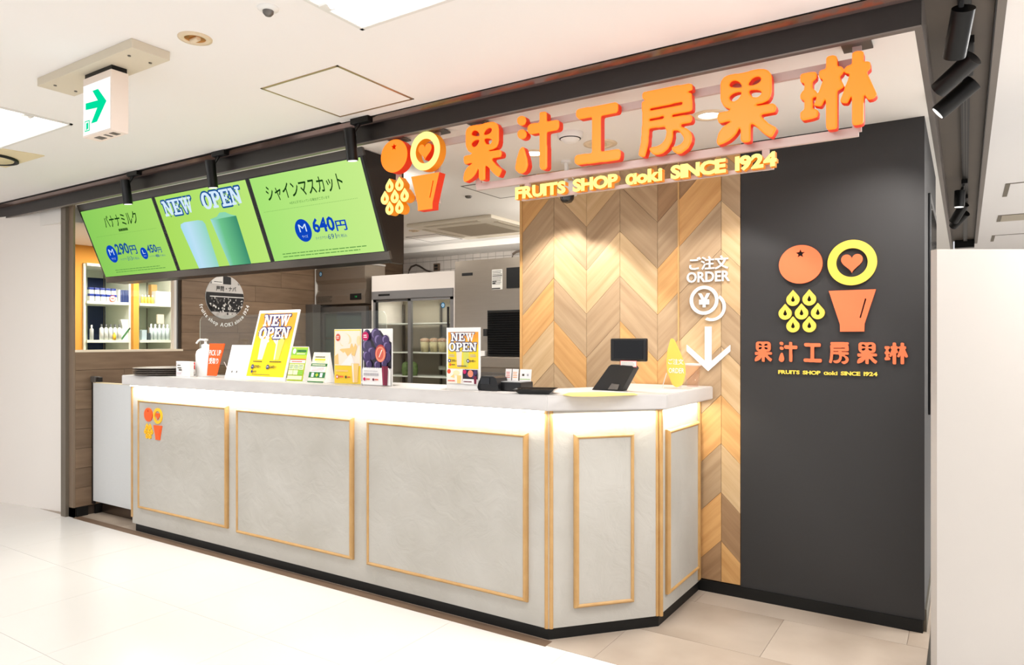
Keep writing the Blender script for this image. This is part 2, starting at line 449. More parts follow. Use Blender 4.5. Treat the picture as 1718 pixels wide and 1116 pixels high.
# ================================================================ setting: floors
def clip(poly, fn):
    out = []
    for i in range(len(poly)):
        a, b = poly[i], poly[(i + 1) % len(poly)]; fa, fb = fn(a), fn(b)
        if fa >= 0: out.append(a)
        if (fa >= 0) != (fb >= 0): t = fa / (fa - fb); out.append((a[0] + (b[0] - a[0]) * t, a[1] + (b[1] - a[1]) * t))
    return out

fl = MB().box(-14, 6, -8, 12, -0.12, -0.011, m_grout).build('floor', kind='structure')
g = 0.0008
for i in range(11):
    for j in range(5):
        x0, y0 = -6.2 + i * 0.6, -0.4 + j * 0.6
        MB().box(x0 + g, min(x0 + 0.6 - g, 0.6), y0 + g, y0 + 0.6 - g, -0.011, 0, m_floor).build('tile', fl)
MB().box(-14, 6, -8, -0.4, -0.011, 0, m_floor).box(-14, -6.2, -0.4, 12, -0.011, 0, m_floor).box(0.4, 6, -0.4, 2.6, -0.011, 0, m_floor) \
    .box(-0.105, 6, 2.6, 12, -0.011, 0, m_floor).build('tile_field', fl, kind='stuff')
fs_ = MB().box(-6.2, -0.13, 2.6, 6.4, -0.011, -0.003, m_taupe_j).build('floor', kind='structure')
rows = [(2.6, 2.98), (2.98, 3.44), (3.44, 3.62)]
for r, (ya, yb) in enumerate(rows):
    x = -6.2 + [0.35, 0.0, 0.5][r] - 0.95
    while x < -0.13:
        xa, xb = max(x, -6.2), min(x + 0.92, -0.13); x += 0.92
        if xb - xa > 0.03: MB().box(xa + g, xb - g, ya + g, yb - g, -0.004, 0.0005, m_taupe).build('tile', fs_)
MB().box(-6.2, -0.13, 3.62, 6.4, -0.003, 0.0, m_taupe).build('tile_field', fs_, kind='stuff')
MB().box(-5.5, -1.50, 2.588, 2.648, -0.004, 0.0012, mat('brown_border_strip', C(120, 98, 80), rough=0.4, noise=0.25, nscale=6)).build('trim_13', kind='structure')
MB().box(-0.13, -0.105, 2.2, 9, -0.01, 0.003, mat('floor_strip_metal', C(96, 92, 84), rough=0.35, metal=0.7)).build('trim_1', kind='structure')

# ================================================================ setting: ceilings
ZC, ZI = 2.39, 2.30
oc = MB().box(-14, 6, -8, 2.50, ZC, ZC + 0.1, m_ceil).box(0.11, 6, 2.50, 12, ZC, ZC + 0.1, m_ceil).box(-14, -6.9, 2.50, 12, ZC, ZC + 0.1, m_ceil).build('ceiling', kind='structure')
ic = MB().box(-5.6, -0.137, 2.557, 9.6, ZI, ZI + 0.3, m_ceil_in).box(-6.9, -5.6, 2.60, 9.6, 2.19, ZI + 0.3, m_ceil_in).box(-0.1, 0.11, 9.4, 12, ZC, ZC + 0.1, m_ceil).build('ceiling', kind='structure')
MB().box(-5.5, -2.9, 5.75, 6.2, 2.245, 2.30, m_ceil_in).build('trim_2', kind='structure')
# access hatch in the outer ceiling (a framed lift-out panel)
h = thing('ceiling_hatch', 'square access panel with a thin metal frame in the ceiling above the first menu screens', 'hatch', (-2.32, 2.19, ZC))
fm = mat('hatch_frame_metal', C(186, 158, 128), rough=0.3, metal=0.7)
b = MB()
for x0, x1, y0, y1 in ((-2.555, -2.085, 1.962, 1.972), (-2.555, -2.085, 2.412, 2.422), (-2.555, -2.545, 1.962, 2.422), (-2.095, -2.085, 1.962, 2.422)): b.box(x0, x1, y0, y1, ZC - 0.003, ZC + 0.002, fm)
b.build('frame', h); MB().box(-2.545, -2.095, 1.972, 2.412, ZC - 0.0015, ZC + 0.002, m_ceil).build('panel', h)
h = thing('ceiling_hatch', 'square access panel in the shop ceiling behind the lower-case shop name, nearest the oak wall', 'hatch', (-2.5, 3.85, ZI))
jm = mat('hatch_joint', C(110, 102, 94), rough=0.7)
b = MB()
for x0, x1, y0, y1 in ((-2.74, -2.28, 3.64, 3.648), (-2.74, -2.28, 4.09, 4.098), (-2.74, -2.732, 3.64, 4.098), (-2.288, -2.28, 3.64, 4.098)): b.box(x0, x1, y0, y1, ZI - 0.003, ZI + 0.002, jm)
b.build('frame', h); MB().box(-2.732, -2.288, 3.648, 4.09, ZI - 0.0015, ZI + 0.002, m_ceil_in).build('panel', h)
h2 = dup(h, (-4.33, 5.33 - 0.01, ZI), 'small access panel in the kitchen ceiling over the white sliding-door fridge'); h2.scale = (0.85, 0.87, 1)

# ================================================================ fascia and trough
MB().prism([(2.500, ZC), (2.536, ZC - 0.021), (2.536, ZC + 0.05), (2.500, ZC + 0.05)], -7.2, -0.115, m_blackg, axis='x').build('trim_3', kind='structure')
fa = MB().box(-7.2, -0.115, 2.5365, 2.5565, 2.2865, ZC + 0.05, m_black).box(-7.2, -0.115, 2.494, 2.4998, ZC - 0.003, ZC + 0.05, m_darkm).build('trim_4', kind='structure')
MB().box(-7.2, -0.115, 2.536, 2.560, 2.281, 2.2865, m_grey_lip).build('trim_5', kind='structure')
# side trough running away from the viewer with the spotlight track
m_tr = mat('trough_grey_sheet', C(96, 86, 76), rough=0.5, metal=0.2, noise=0.2, nscale=2)
MB().box(-0.115, 0.085, 2.50, 9.4, ZC + 0.035, ZC + 0.07, m_tr).box(0.083, 0.087, 2.3, 9.4, ZC, ZC + 0.04, m_darkm).box(-0.1, 0.085, 9.3, 9.4, ZC - 0.05, ZC + 0.035, m_darkm).build('trim_6', kind='structure')
MB().box(-0.137, -0.115, 2.557, 9.4, ZI, ZC + 0.05, m_grey_lip).build('trim_7', kind='structure')
MB().box(0.087, 0.113, 2.2, 9.4, ZC - 0.004, ZC + 0.03, m_grey_lip).build('trim_8', kind='structure')
MB().box(-14, 6, 10.6, 10.8, -0.01, ZC, m_cream).build('wall_far', kind='structure')

# ================================================================ walls
# side wall with window opening (planks are pieces)
XS = -5.51
wl = MB().box(XS - 0.09, XS - 0.012, 2.612, 3.40, 0, 1.215, m_brown_back).box(XS - 0.09, XS - 0.012, 3.43, 6.2, 0, ZI, m_brown_back).build('wall_left', kind='structure')
rr = random.Random(3)
z = 0.067 + 0.145 * 0
zz = [0.07, 0.212, 0.357, 0.502, 0.647, 0.792, 0.937, 1.082, 1.222, 1.372, 1.517, 1.662, 1.807, 1.952, 2.097, 2.24, 2.30]
for k in range(len(zz) - 1):
    y = 2.612 if zz[k] < 1.2 else 3.45
    first = y + (0.35 + 0.8 * rr.random())
    cuts = [y, first]
    while cuts[-1] < 6.2: cuts.append(cuts[-1] + 1.15)
    for a, c in zip(cuts[:-1], cuts[1:]):
        MB().box(XS - 0.012, XS, a + 0.001, min(c, 6.2) - 0.001, zz[k] + 0.0012, zz[k + 1] - 0.0012, m_brown).build('plank', wl)
MB().box(XS - 0.10, XS + 0.002, 2.61, 3.46, 1.215, 1.232, mat('cream_sill', C(226, 212, 190), rough=0.5)).build('trim_9', kind='structure')
MB().box(XS - 0.005, XS + 0.006, 2.62, 2.70, 0, 0.07, m_base).box(-5.605, XS, 2.598, 2.613, 0, 0.07, m_base).box(XS - 0.005, XS + 0.006, 2.75, 6.2, 0, 0.07, m_base).build('baseboard_left', kind='structure')
MB().box(-5.60, XS, 2.598, 2.612, 0.0, ZI, mat('brown_end_board', C(122, 104, 86), rough=0.5)).build('trim_10', kind='structure')
MB().box(-5.645, -5.575, 2.575, 2.598, 0, ZI, m_steelp).build('trim_11', kind='structure')
wd = MB().box(XS - 0.07, XS - 0.02, 3.395, 3.415, 1.232, ZI, m_whitep).box(XS - 0.07, XS - 0.02, 3.415, 3.45, 1.232, ZI, m_grey).build('window_1', kind='structure')
MB().box(XS - 0.052, XS - 0.046, 2.612, 3.395, 1.232, ZI, glass('window_glass', (0.98, 0.99, 0.985, 1), 0.004, 0.03)).build('pane', wd)
# tiled back wall
wb = MB().box(-5.6, -2.2, 6.205, 6.3, 0, ZI, m_tilej).build('wall_back', kind='structure')
for i in range(26):
    for j in range(6):
        x0 = -5.5 + i * 0.1; z0 = 1.70 + j * 0.1
        MB().box(x0 + 0.002, x0 + 0.098, 6.197, 6.206, z0 + 0.002, min(z0 + 0.098, 2.245), m_tile).build('tile', wb)
MB().box(-5.5, -2.9, 6.197, 6.206, 0, 1.698, m_tile).build('tile_field', wb, kind='stuff')
# right wall: oak chevron boards and charcoal panel
Y0 = 3.62
wr = MB().box(-2.262, -0.955, Y0 + 0.012, Y0 + 0.10, 0, ZI, mat('board_backing', C(110, 84, 54), rough=0.9)).build('wall_right', kind='structure')
def oak(nm, c1, c2, s): return mat(nm, c1, rough=0.5, noise=0.3, nscale=4.5, col2=c2, stretch=(9, 1, 0.6), rot=(0, s * PI / 4, 0), rnd=0.05)
oaks = {}
for s in (1, -1):
    oaks[s] = [oak('honey_oak_%d' % s, C(218, 172, 112), C(186, 136, 78), s), oak('pale_oak_%d' % s, C(214, 186, 144), C(184, 150, 106), s),
               oak('greige_oak_%d' % s, C(188, 162, 128), C(156, 128, 96), s), oak('brown_oak_%d' % s, C(168, 134, 98), C(136, 104, 72), s)]
cols = [(-2.258, -2.04, 1, 1.953), (-2.04, -1.825, -1, 2.169), (-1.825, -1.618, 1, 1.954), (-1.618, -1.398, -1, 2.161), (-1.398, -1.283, 1, 1.941),
        (-1.277, -1.054, 1, 1.80), (-1.054, -0.957, -1, 2.02)]
tone = [[3, 3, 0, 2, 2, 0, 1, 2, 0, 2, 1, 3], [3, 1, 1, 2, 1, 2, 0, 2, 1, 2, 0, 1], [2, 2, 1, 2, 1, 2, 2, 1, 0, 2, 1, 1], [3, 0, 2, 2, 1, 2, 0, 1, 2, 0, 1, 2],
        [2, 3, 3, 2, 0, 2, 0, 1, 2, 0, 1, 0], [0, 3, 0, 2, 2, 1, 2, 0, 2, 0, 3, 0], [0, 0, 2, 1, 1, 2, 1, 0, 1, 3, 0, 1]]
for ci, (xa, xb, s, zl) in enumerate(cols):
    for n in range(13):
        za = zl + 0.25 * (2 - n) ; gp = 0.001
        w_ = xb - xa
        pl = [(xa + gp, za + gp), (xb - gp, za + s * w_ + gp), (xb - gp, za + 0.25 + s * w_ - gp), (xa + gp, za + 0.25 - gp)]
        pl = clip(clip(pl, lambda p: p[1] - 0.062), lambda p: ZI - 0.001 - p[1])
        if len(pl) < 3 or max(p[1] for p in pl) - min(p[1] for p in pl) < 0.015: continue
        t = oaks[s][tone[ci][n % 12]]
        MB().prism(pl[::-1], Y0 + rr.random() * 0.0012, Y0 + 0.013, t, axis='y').build('plank', wr)
MB().box(-1.283, -1.2765, Y0 - 0.006, Y0 + 0.05, 0.06, ZI, mat('oak_seam_bead', C(206, 164, 106), rough=0.5)).box(-2.275, -2.258, Y0 - 0.003, Y0 + 0.10, 0, ZI, mat('oak_edge_board', C(205, 160, 100), rough=0.5)).build('trim_12', kind='structure')
MB().box(-1.2, -0.955, Y0 - 0.008, Y0 + 0.02, 0, 0.058, m_base).box(-0.956, -0.158, Y0 - 0.008, Y0 + 0.3, 0, 0.056, m_base).build('baseboard_right', kind='structure')
MB().box(-0.954, -0.152, Y0, 5.02, 0.056, ZI, m_panel).build('wall_end', kind='structure')
MB().box(-0.16, -0.1445, Y0 + 0.02, 5.02, 0, 0.10, mat('side_skirting_metal', C(110, 104, 92), rough=0.4, metal=0.6)).build('baseboard_end', kind='structure')
MB().box(-2.26, -2.2, 3.72, 6.2, 0, ZI, m_whitep).build('wall_kitchen', kind='structure')
# cream hoarding on the mall side and beige partition near the viewer
bx = MB(); pa, pb = (-5.70, 2.648), (-6.9, 2.47)
d = Vector((pb[0] - pa[0], pb[1] - pa[1], 0)).normalized(); nn = Vector((-d.y, d.x, 0)) * -0.04
bx.prism([pa, pb, (pb[0] + nn.x, pb[1] + nn.y), (pa[0] + nn.x, pa[1] + nn.y)], 0, ZI - 0.006, m_cream).build('wall_mall_left', kind='structure')
cf = Vector((-0.5417, 0.8406, 0)); cr = Vector((0.8406, 0.5417, 0))
a = cf * 2.7 + cr * (2.7 * (1572 - 859) / 1180); b2 = a + cr * 0.75; q = cf * 0.04
MB().prism([(a.x, a.y), (b2.x, b2.y), (b2.x + q.x, b2.y + q.y), (a.x + q.x, a.y + q.y)], 0, 1.652, m_beige).build('wall_mall_right', kind='structure')

# ================================================================ counter
YF = 2.65
BODY = [(-4.81, YF), (-1.52, YF), (-1.17, 3.05), (-1.165, 3.612), (-1.55, 3.612), (-1.55, 3.20), (-1.70, 2.95), (-4.81, 2.95)]
ct = thing('service_counter', 'long trowelled plaster counter with gilt moulded panels and a chamfered corner', 'counter', (-3.0, 2.8, 0))
MB().prism(BODY, 0.05, 1.0, m_plaster).build('body', ct)
pl_ = [(-4.775, YF + 0.02), (-1.53, YF + 0.02), (-1.19, 3.06), (-1.185, 3.612), (-1.5, 3.612), (-1.55, 3.2), (-1.7, 2.93), (-4.775, 2.93)]
MB().prism([(-4.775, YF + 0.004), (-1.522, YF + 0.004), (-1.174, 3.053), (-1.169, 3.612), (-1.5, 3.612), (-1.55, 3.2), (-1.7, 2.93), (-4.775, 2.93)], 0, 0.05, m_base).build('plinth', ct)
def moulding(fr, u0, u1, v0, v1, w=0.019, d=0.024):
    """mitred picture-frame moulding with a stepped profile"""
    prof = [(0, 0), (0, d * 0.5), (w * 0.25, d * 0.85), (w * 0.5, d), (w * 0.75, d * 0.95), (w, d * 0.8), (w, 0)]
    mb = MB(fr); cs = [((u0, v0), (1, 1)), ((u1, v0), (-1, 1)), ((u1, v1), (-1, -1)), ((u0, v1), (1, -1))]
    vs = [(c[0] + s[0] * a, c[1] + s[1] * a, h) for c, s in cs for a, h in prof]; n = len(prof)
    fs = [(i * n + k, ((i + 1) % 4) * n + k, ((i + 1) % 4) * n + k + 1, i * n + k + 1) for i in range(4) for k in range(n - 1)]
    return mb.add(vs, fs, m_gold)
def inset(fr, u0, u1, v0, v1):
    return MB(fr).box(u0 + 0.0185, u1 - 0.0185, v0 + 0.0185, v1 - 0.0185, -0.002, 0.017, m_plaster)
F1 = frame((0, YF, 0))
for u0, u1, v0, v1 in ((-4.715, -3.745, 0.165, 0.905), (-3.655, -2.69, 0.155, 0.897), (-2.588, -1.62, 0.148, 0.893)):
    moulding(F1, u0, u1, v0, v1).build('moulding', ct); inset(F1, u0, u1, v0, v1).build('plaster_panel', ct)
F2 = frame((-1.52, YF, 0), math.atan2(0.40, 0.35))
moulding(F2, 0.116, 0.402, 0.13, 0.89).build('moulding', ct); inset(F2, 0.116, 0.402, 0.13, 0.89).build('plaster_panel', ct)
F3 = frame((-1.169, 3.05, 0), PI / 2)
moulding(F3, 0.075, 0.515, 0.125, 0.888).build('moulding', ct); inset(F3, 0.075, 0.515, 0.125, 0.888).build('plaster_panel', ct)
for x, y in ((-1.522, YF + 0.003), (-1.172, 3.047)):
    MB().cyl((x - 0.008, y, 0.05), (x - 0.008, y, 1.0), 0.010, m_gold, n=12).cyl((x + 0.009, y + 0.008, 0.05), (x + 0.009, y + 0.008, 1.0), 0.010, m_gold, n=12).build('corner_bead', ct)
MB().box(-4.825, -4.803, YF - 0.004, YF + 0.02, 0.09, 1.0, m_gold, 0.003).build('corner_bead', ct)
MB().box(-1.172, -1.155, 3.585, 3.61, 0.06, 1.0, m_gold, 0.003).build('corner_bead', ct)
led = emis('led_strip', (1, 0.92, 0.78, 1), 6)
MB().box(-4.79, -1.53, YF - 0.028, YF - 0.018, 0.990, 0.9995, led).build('led_strip', ct)
TOP = [(-4.855, 2.60), (-1.498, 2.60), (-1.097, 2.955), (-1.092, 3.605), (-1.58, 3.605), (-1.58, 3.22), (-1.72, 2.97), (-4.855, 2.97)]
bm = bmesh.new(); vv = [bm.verts.new((x, y, 1.0)) for x, y in TOP]; f = bm.faces.new(vv); r_ = bmesh.ops.extrude_face_region(bm, geom=[f])
for e in r_['geom']:
    if isinstance(e, bmesh.types.BMVert): e.co.z = 1.066
bmesh.ops.recalc_face_normals(bm, faces=bm.faces[:]); bmesh.ops.bevel(bm, geom=bm.edges[:], offset=0.004, segments=2, affect='EDGES'); bm.verts.index_update()
tp = MB().add([v.co.copy() for v in bm.verts], [tuple(v.index for v in f.verts) for f in bm.faces], m_stone); bm.free()
tp.build('countertop', label='thick pale stone countertop lying along the plaster counter', cat='countertop')

# ================================================================ emblem kit (fruit marks) and hand-drawn characters
GLYPH = {
 'guo': [(1,[(-91,89),(-89,109),(-80,121),(-63,127),(-32,126),(10,126),(44,127),(60,124),(76,116),(86,103),(89,88),(89,37),(86,21),(76,9),(63,5),(16,5),(-20,4),(-60,5),(-77,15),(-87,33),(-91,51)]),(1,[(-20,12),(16,11),(16,-1),(92,-3),(102,-10),(105,-23),(100,-35),(49,-37),(60,-50),(79,-72),(106,-91),(103,-99),(92,-119),(87,-122),(76,-116),(52,-94),(33,-71),(17,-59),(18,-108),(17,-122),(12,-127),(-12,-124),(-18,-115),(-20,-47),(-22,-39),(-95,-42),(-100,-34),(-102,-14),(-100,-5),(-89,-2),(-20,-1)]),(1,[(-21,-44),(-24,-73),(-34,-91),(-54,-108),(-83,-120),(-100,-121),(-105,-106),(-98,-78),(-83,-58),(-63,-47),(-32,-39)]),(-1,[(8,74),(12,86),(22,97),(35,101),(49,99),(54,90),(50,81),(38,75),(23,73)]),(-1,[(-12,72),(-17,86),(-26,97),(-39,104),(-53,101),(-59,91),(-56,83),(-34,76)]),(-1,[(-13,57),(-32,59),(-50,55),(-59,45),(-54,33),(-43,28),(-29,32),(-19,43)]),(-1,[(10,56),(15,43),(24,31),(41,27),(53,35),(55,45),(44,53),(24,57)])],
 'zhi': [(1,[(-53,99),(-54,94),(-56,89),(-59,85),(-64,83),(-70,81),(-77,82),(-83,83),(-87,87),(-93,91),(-97,96),(-99,102),(-99,107),(-99,113),(-97,118),(-93,122),(-87,124),(-83,125),(-77,125),(-70,123),(-64,120),(-59,116),(-56,111),(-54,105)]),(1,[(-51,41),(-51,35),(-54,31),(-58,27),(-62,24),(-68,23),(-75,23),(-81,25),(-87,28),(-91,32),(-95,37),(-97,43),(-99,48),(-97,54),(-95,59),(-91,63),(-87,65),(-81,67),(-75,66),(-68,65),(-62,61),(-58,57),(-54,52),(-51,47)]),(1,[(-77,-9),(-68,-9),(-61,-22),(-47,-66),(-44,-93),(-54,-115),(-73,-125),(-91,-119),(-107,-104),(-107,-87),(-101,-58),(-87,-21)]),(1,[(12,121),(18,124),(40,122),(48,114),(50,-114),(44,-121),(36,-123),(20,-119),(12,-106)]),(1,[(-47,59),(-45,76),(-32,83),(103,77),(108,65),(106,41),(97,35),(-28,36),(-44,45)])],
 'gong': [(1,[(-95,104),(-92,115),(-80,117),(81,114),(91,107),(91,79),(83,70),(-81,74),(-94,85)]),(1,[(-22,83),(17,81),(17,-79),(-22,-77)]),(1,[(-103,-82),(-95,-70),(93,-73),(103,-81),(101,-111),(93,-117),(-89,-111),(-102,-99)])],
 'fang': [(1,[(-92,122),(-85,130),(92,128),(106,122),(108,103),(103,98),(-85,99),(-92,106)]),(1,[(-93,92),(-85,95),(92,94),(105,88),(106,27),(101,19),(63,18),(63,14),(104,9),(107,-13),(100,-20),(-62,-16),(-62,-19),(-67,-77),(-79,-122),(-90,-122),(-108,-112),(-96,-61),(-92,9)]),(-1,[(-60,61),(69,63),(69,53),(-60,53)]),(-1,[(-63,22),(-4,23),(-4,13),(-63,12)]),(-1,[(27,22),(118,23),(118,13),(27,13)]),(1,[(1,-22),(4,-16),(63,-17),(63,-43),(4,-33)]),(1,[(8,-31),(31,-35),(33,-58),(28,-80),(13,-104),(-8,-119),(-30,-122),(-48,-117),(-64,-97),(-62,-90),(-57,-88),(-36,-89),(-14,-82),(2,-65)]),(1,[(54,-44),(60,-28),(81,-36),(98,-51),(106,-72),(103,-94),(90,-115),(66,-129),(47,-129),(34,-118),(25,-106),(28,-99),(46,-99),(63,-94),(74,-81),(72,-67),(63,-54)])],
 'lin': [(1,[(-104,65),(-77,60),(-77,-66),(-104,-61)]),(1,[(-118,80),(-107,84),(-68,81),(-64,74),(-64,57),(-74,51),(-107,50),(-116,54)]),(1,[(-116,14),(-110,23),(-78,24),(-68,19),(-64,10),(-66,-4),(-75,-6),(-108,-9),(-116,-3)]),(1,[(-116,-48),(-107,-43),(-68,-45),(-58,-53),(-60,-73),(-68,-76),(-107,-79),(-116,-70)]),(1,[(-36,118),(-30,125),(-11,124),(-3,119),(-1,111),(-1,-121),(-6,-125),(-30,-123),(-35,-115)]),(1,[(-57,78),(-51,83),(10,84),(17,76),(17,55),(10,51),(5,50),(20,16),(17,8),(-1,3),(-19,4),(-35,-7),(-47,-38),(-51,-41),(-74,-34),(-44,50),(-55,54),(-58,62)]),(1,[(44,117),(50,122),(74,121),(79,113),(79,-115),(74,-122),(49,-122),(44,-114)]),(1,[(22,73),(28,80),(90,82),(99,77),(100,56),(93,50),(87,48),(118,-33),(112,-43),(93,-46),(87,-38),(76,-4),(46,-6),(32,-44),(18,-43),(7,-35),(38,52),(25,55),(22,59)])],
}

GL = {k: contours([(s, [(a / 1000, b / 1000) for a, b in p]) for s, p in v], 0.0022) for k, v in GLYPH.items()}
ORDER = ['guo', 'zhi', 'gong', 'fang', 'guo', 'lin']
# emblem outlines, metres about the emblem centre (as on the charcoal panel)
EM = {'orange': [ellp(-0.112, 0.113, 0.099, 0.093, 48), starp(-0.112, 0.164, 0.021, 0.0095)],
      'ring': [ellp(0.113, 0.108, 0.1045, 0.1055, 56), ellp(0.113, 0.108, 0.0665, 0.067, 48)],
      'heart': [heartp(0.113, 0.103, 0.092, 0.088)],
      'cup': [[(0.014, -0.020), (0.213, -0.020), (0.166, -0.178), (0.165, -0.213), (0.063, -0.213), (0.062, -0.178)],
              [(0.168, -0.060), (0.174, -0.063), (0.151, -0.151), (0.145, -0.149)]]}
DROPS = [(-0.146, -0.048), (-0.072, -0.048), (-0.182, -0.114), (-0.107, -0.114), (-0.034, -0.114), (-0.146, -0.176), (-0.072, -0.176)]
def emblem(parent, fr, sc, depth, bev, mo, mos, my, mys, names=('orange_mark', 'ring_mark', 'heart_mark', 'cup_mark', 'drop_mark'), w=0.0):
    for nm, key, ma, mb_ in ((names[0], 'orange', mo, mos), (names[1], 'ring', my, mys), (names[2], 'heart', mo, mos), (names[3], 'cup', mo, mos)):
        g_ = solid_geo([[(x * sc, y * sc) for x, y in lp] for lp in EM[key]], depth, bev)
        solid(MB(fr), g_, 1, 0, 0, w + depth / 2, ma, mb_).build(nm, parent)
    for dx, dy in DROPS:
        g_ = solid_geo([[(x * sc, y * sc) for x, y in lp] for lp in (dropp(dx, dy, 0.061, 0.078), dropp(dx, dy - 0.004, 0.017, 0.030))], depth, bev)
        solid(MB(fr), g_, 1, 0, 0, w + depth / 2, my, mys).build(names[4], parent)

# ---- hanging illuminated sign
sg = thing('hanging_shop_sign', 'glowing orange and yellow channel-letter sign hanging on grey rails over the counter', 'sign', (-1.3, 2.6, 2.1))
FS = frame((0, 2.60, 0))
for i, k in enumerate(ORDER):
    cx_ = [-1.804, -1.521, -1.2405, -0.957, -0.6565, -0.3575][i]; cz = [2.139, 2.140, 2.128, 2.1305, 2.132, 2.130][i]
    solid(MB(FS), solid_geo(GL[k], 0.044, 0.006), 1.0 if i else 1.0, cx_, cz, 0.028, m_orange_f, m_orange_s).build('sign_letter', sg)
FE = frame((-2.228, 2.60, 2.098))
emblem(sg, FE, 0.86, 0.05, 0.003, m_orange_f, m_orange_s, m_yel_f, m_yel_s)
txt = 'FRUITS SHOP ɑoki SINCE 1924'
def letters(parent, fr, u0, u1, v0, caph, depth, bev, off, mf, ms, name='small_letter', w=0.0, gap=0.09, space=0.42):
    """single raised letters spread over a width"""
    chars = []; x = 0
    for ch in txt:
        if ch == ' ': x += space; continue
        vs, fs = text_geo(ch, 0.0); a = min(p[0] for p in vs); b_ = max(p[0] for p in vs)
        chars.append((ch, x - a)); x += (b_ - a) + gap
    tot = x - gap; k = (u1 - u0) / tot; ky = caph / 0.70
    for ch, xo in chars:
        g_ = solid_geo(None, depth / k, bev / k, text=ch, toff=off / k)
        vs, fs, nz = g_
        P = [(u0 + (x_ + xo) * k, v0 + y_ * ky, w + depth / 2 + z_ * k) for x_, y_, z_ in vs]
        mb = MB(fr); mb.add(P, [f for f, n in zip(fs, nz) if n > 0.35], mf); mb.add(P, [f for f, n in zip(fs, nz) if n <= 0.35], ms); mb.build(name, parent)
letters(sg, frame((0, 2.585, 0)), -1.628, -0.556, 1.913, 0.046, 0.028, 0.0, 0.0042, m_yel_f, m_yel_s)
m_rail = mat('grey_rail_paint', C(196, 176, 168), rough=0.5)
for x0, x1, z0, z1 in ((-2.33, -0.30, 2.218, 2.248), (-1.87, -0.30, 1.985, 2.015)):
    MB().box(x0, x1, 2.602, 2.617, z0, z1, m_rail).build('rail', sg)
MB().box(-1.62, -0.57, 2.590, 2.603, 1.908, 1.922, m_rail).build('rail', sg)
MB().box(-2.33, -2.10, 2.602, 2.615, 1.975, 2.0, m_rail).build('rail', sg)
for x in (-2.345, -2.10, -1.86, -0.305):
    zb = {-2.345: 2.0, -2.10: 1.95}.get(x, 2.0)
    MB().box(x - 0.014, x + 0.014, 2.6035, 2.6155, zb, ZI - 0.014, m_rail).build('hanger', sg)
    MB().box(x - 0.045, x + 0.045, 2.565, 2.650, ZI - 0.014, ZI - 0.0065, m_steeld).build('ceiling_plate', sg)
for x in (-1.60, -0.60): MB().box(x - 0.012, x + 0.012, 2.6033, 2.6145, 1.91, 2.0, m_rail).build('hanger', sg)

# ---- logo on the charcoal panel
lg = thing('wall_logo', 'orange and yellow cut-out fruit emblem with shop name on the charcoal panel', 'logo', (-0.556, 3.61, 1.45))
emblem(lg, frame((-0.556, Y0 - 0.001, 1.556)), 1.0, 0.016, 0.0, m_or_flat, m_or_edge, m_ye_flat, m_ye_edge, w=0.001)
FW = frame((0, Y0 - 0.001, 0))
for i, k in enumerate(ORDER):
    cx_ = [-0.842, -0.7255, -0.614, -0.499, -0.380, -0.262][i]
    solid(MB(FW), solid_geo([[(x * 0.398, y * 0.398) for x, y in lp] for lp in GL[k]], 0.010), 1, cx_, 1.246 - 0.003 * (i > 1), 0.007, m_or_flat, m_or_edge).build('wall_letter', lg)
letters(lg, FW, -0.771, -0.339, 1.139, 0.0170, 0.006, 0.0, 0.0014, m_ye_flat, m_ye_edge, w=0.001)

# ---- small emblem on the counter front
se = thing('counter_emblem', 'small orange and yellow cut acrylic fruit emblem on the first counter panel', 'emblem', (-4.54, 2.62, 0.75))
emblem(se, frame((-4.525, YF - 0.0172, 0.752)), 0.49, 0.006, 0.0, m_or_cut, m_or_cut, m_ye_cut, m_ye_cut)

# ---- white order marking on the oak wall
m_wl = mat('white_raised_lettering', C(246, 246, 244), rough=0.5)
os_ = thing('order_sign', 'white raised ORDER lettering, yen coins and down arrow on the oak boards', 'sign', (-1.12, 3.61, 1.4))
FO = frame((0, Y0 - 0.001, 0))
def raised(s, u0, v0, u1, v1, off, name):
    vs, fs, nz = solid_geo(None, 0.008 * 8, 0, text=s, toff=off)
    xa = min(p[0] for p in vs); xb = max(p[0] for p in vs); ya = min(p[1] for p in vs); yb = max(p[1] for p in vs)
    P = [(u0 + (x - xa) / (xb - xa) * (u1 - u0), v0 + (y - ya) / (yb - ya) * (v1 - v0), 0.005 + z / 8) for x, y, z in vs]
    MB(FO).add(P, fs, m_wl).build(name, os_)
raised('ご注文', -1.219, 1.669, -1.015, 1.738, 0.018, 'lettering'); raised('ORDER', -1.233, 1.605, -1.009, 1.660, 0.02, 'lettering')
c1 = [ellp(-1.141, 1.511, 0.0755, 0.0755, 48), ellp(-1.141, 1.511, 0.0585, 0.0585, 48)]
solid(MB(FO), solid_geo(c1, 0.009), 1, 0, 0, 0.0055, m_wl, m_wl).build('coin', os_)
arc = []
for i in range(31): t = math.radians(-118 + i * 173 / 30); arc.append((-1.101 + 0.0725 * math.cos(t), 1.474 + 0.0725 * math.sin(t)))
for i in range(30, -1, -1): t = math.radians(-114 + i * 165 / 30); arc.append((-1.101 + 0.0575 * math.cos(t), 1.474 + 0.0575 * math.sin(t)))
solid(MB(FO), solid_geo([arc], 0.009), 1, 0, 0, 0.0055, m_wl, m_wl).build('coin', os_)
raised('¥', -1.172, 1.474, -1.109, 1.547, 0.035, 'yen_mark')
solid(MB(FO), solid_geo([[(-1.136, 1.374), (-1.102, 1.374), (-1.102, 1.195), (-1.006, 1.279), (-1.006, 1.246), (-1.119, 1.143), (-1.233, 1.246), (-1.233, 1.279), (-1.136, 1.195)]], 0.009), 1, 0, 0, 0.0055, m_wl, m_wl).build('arrow', os_)

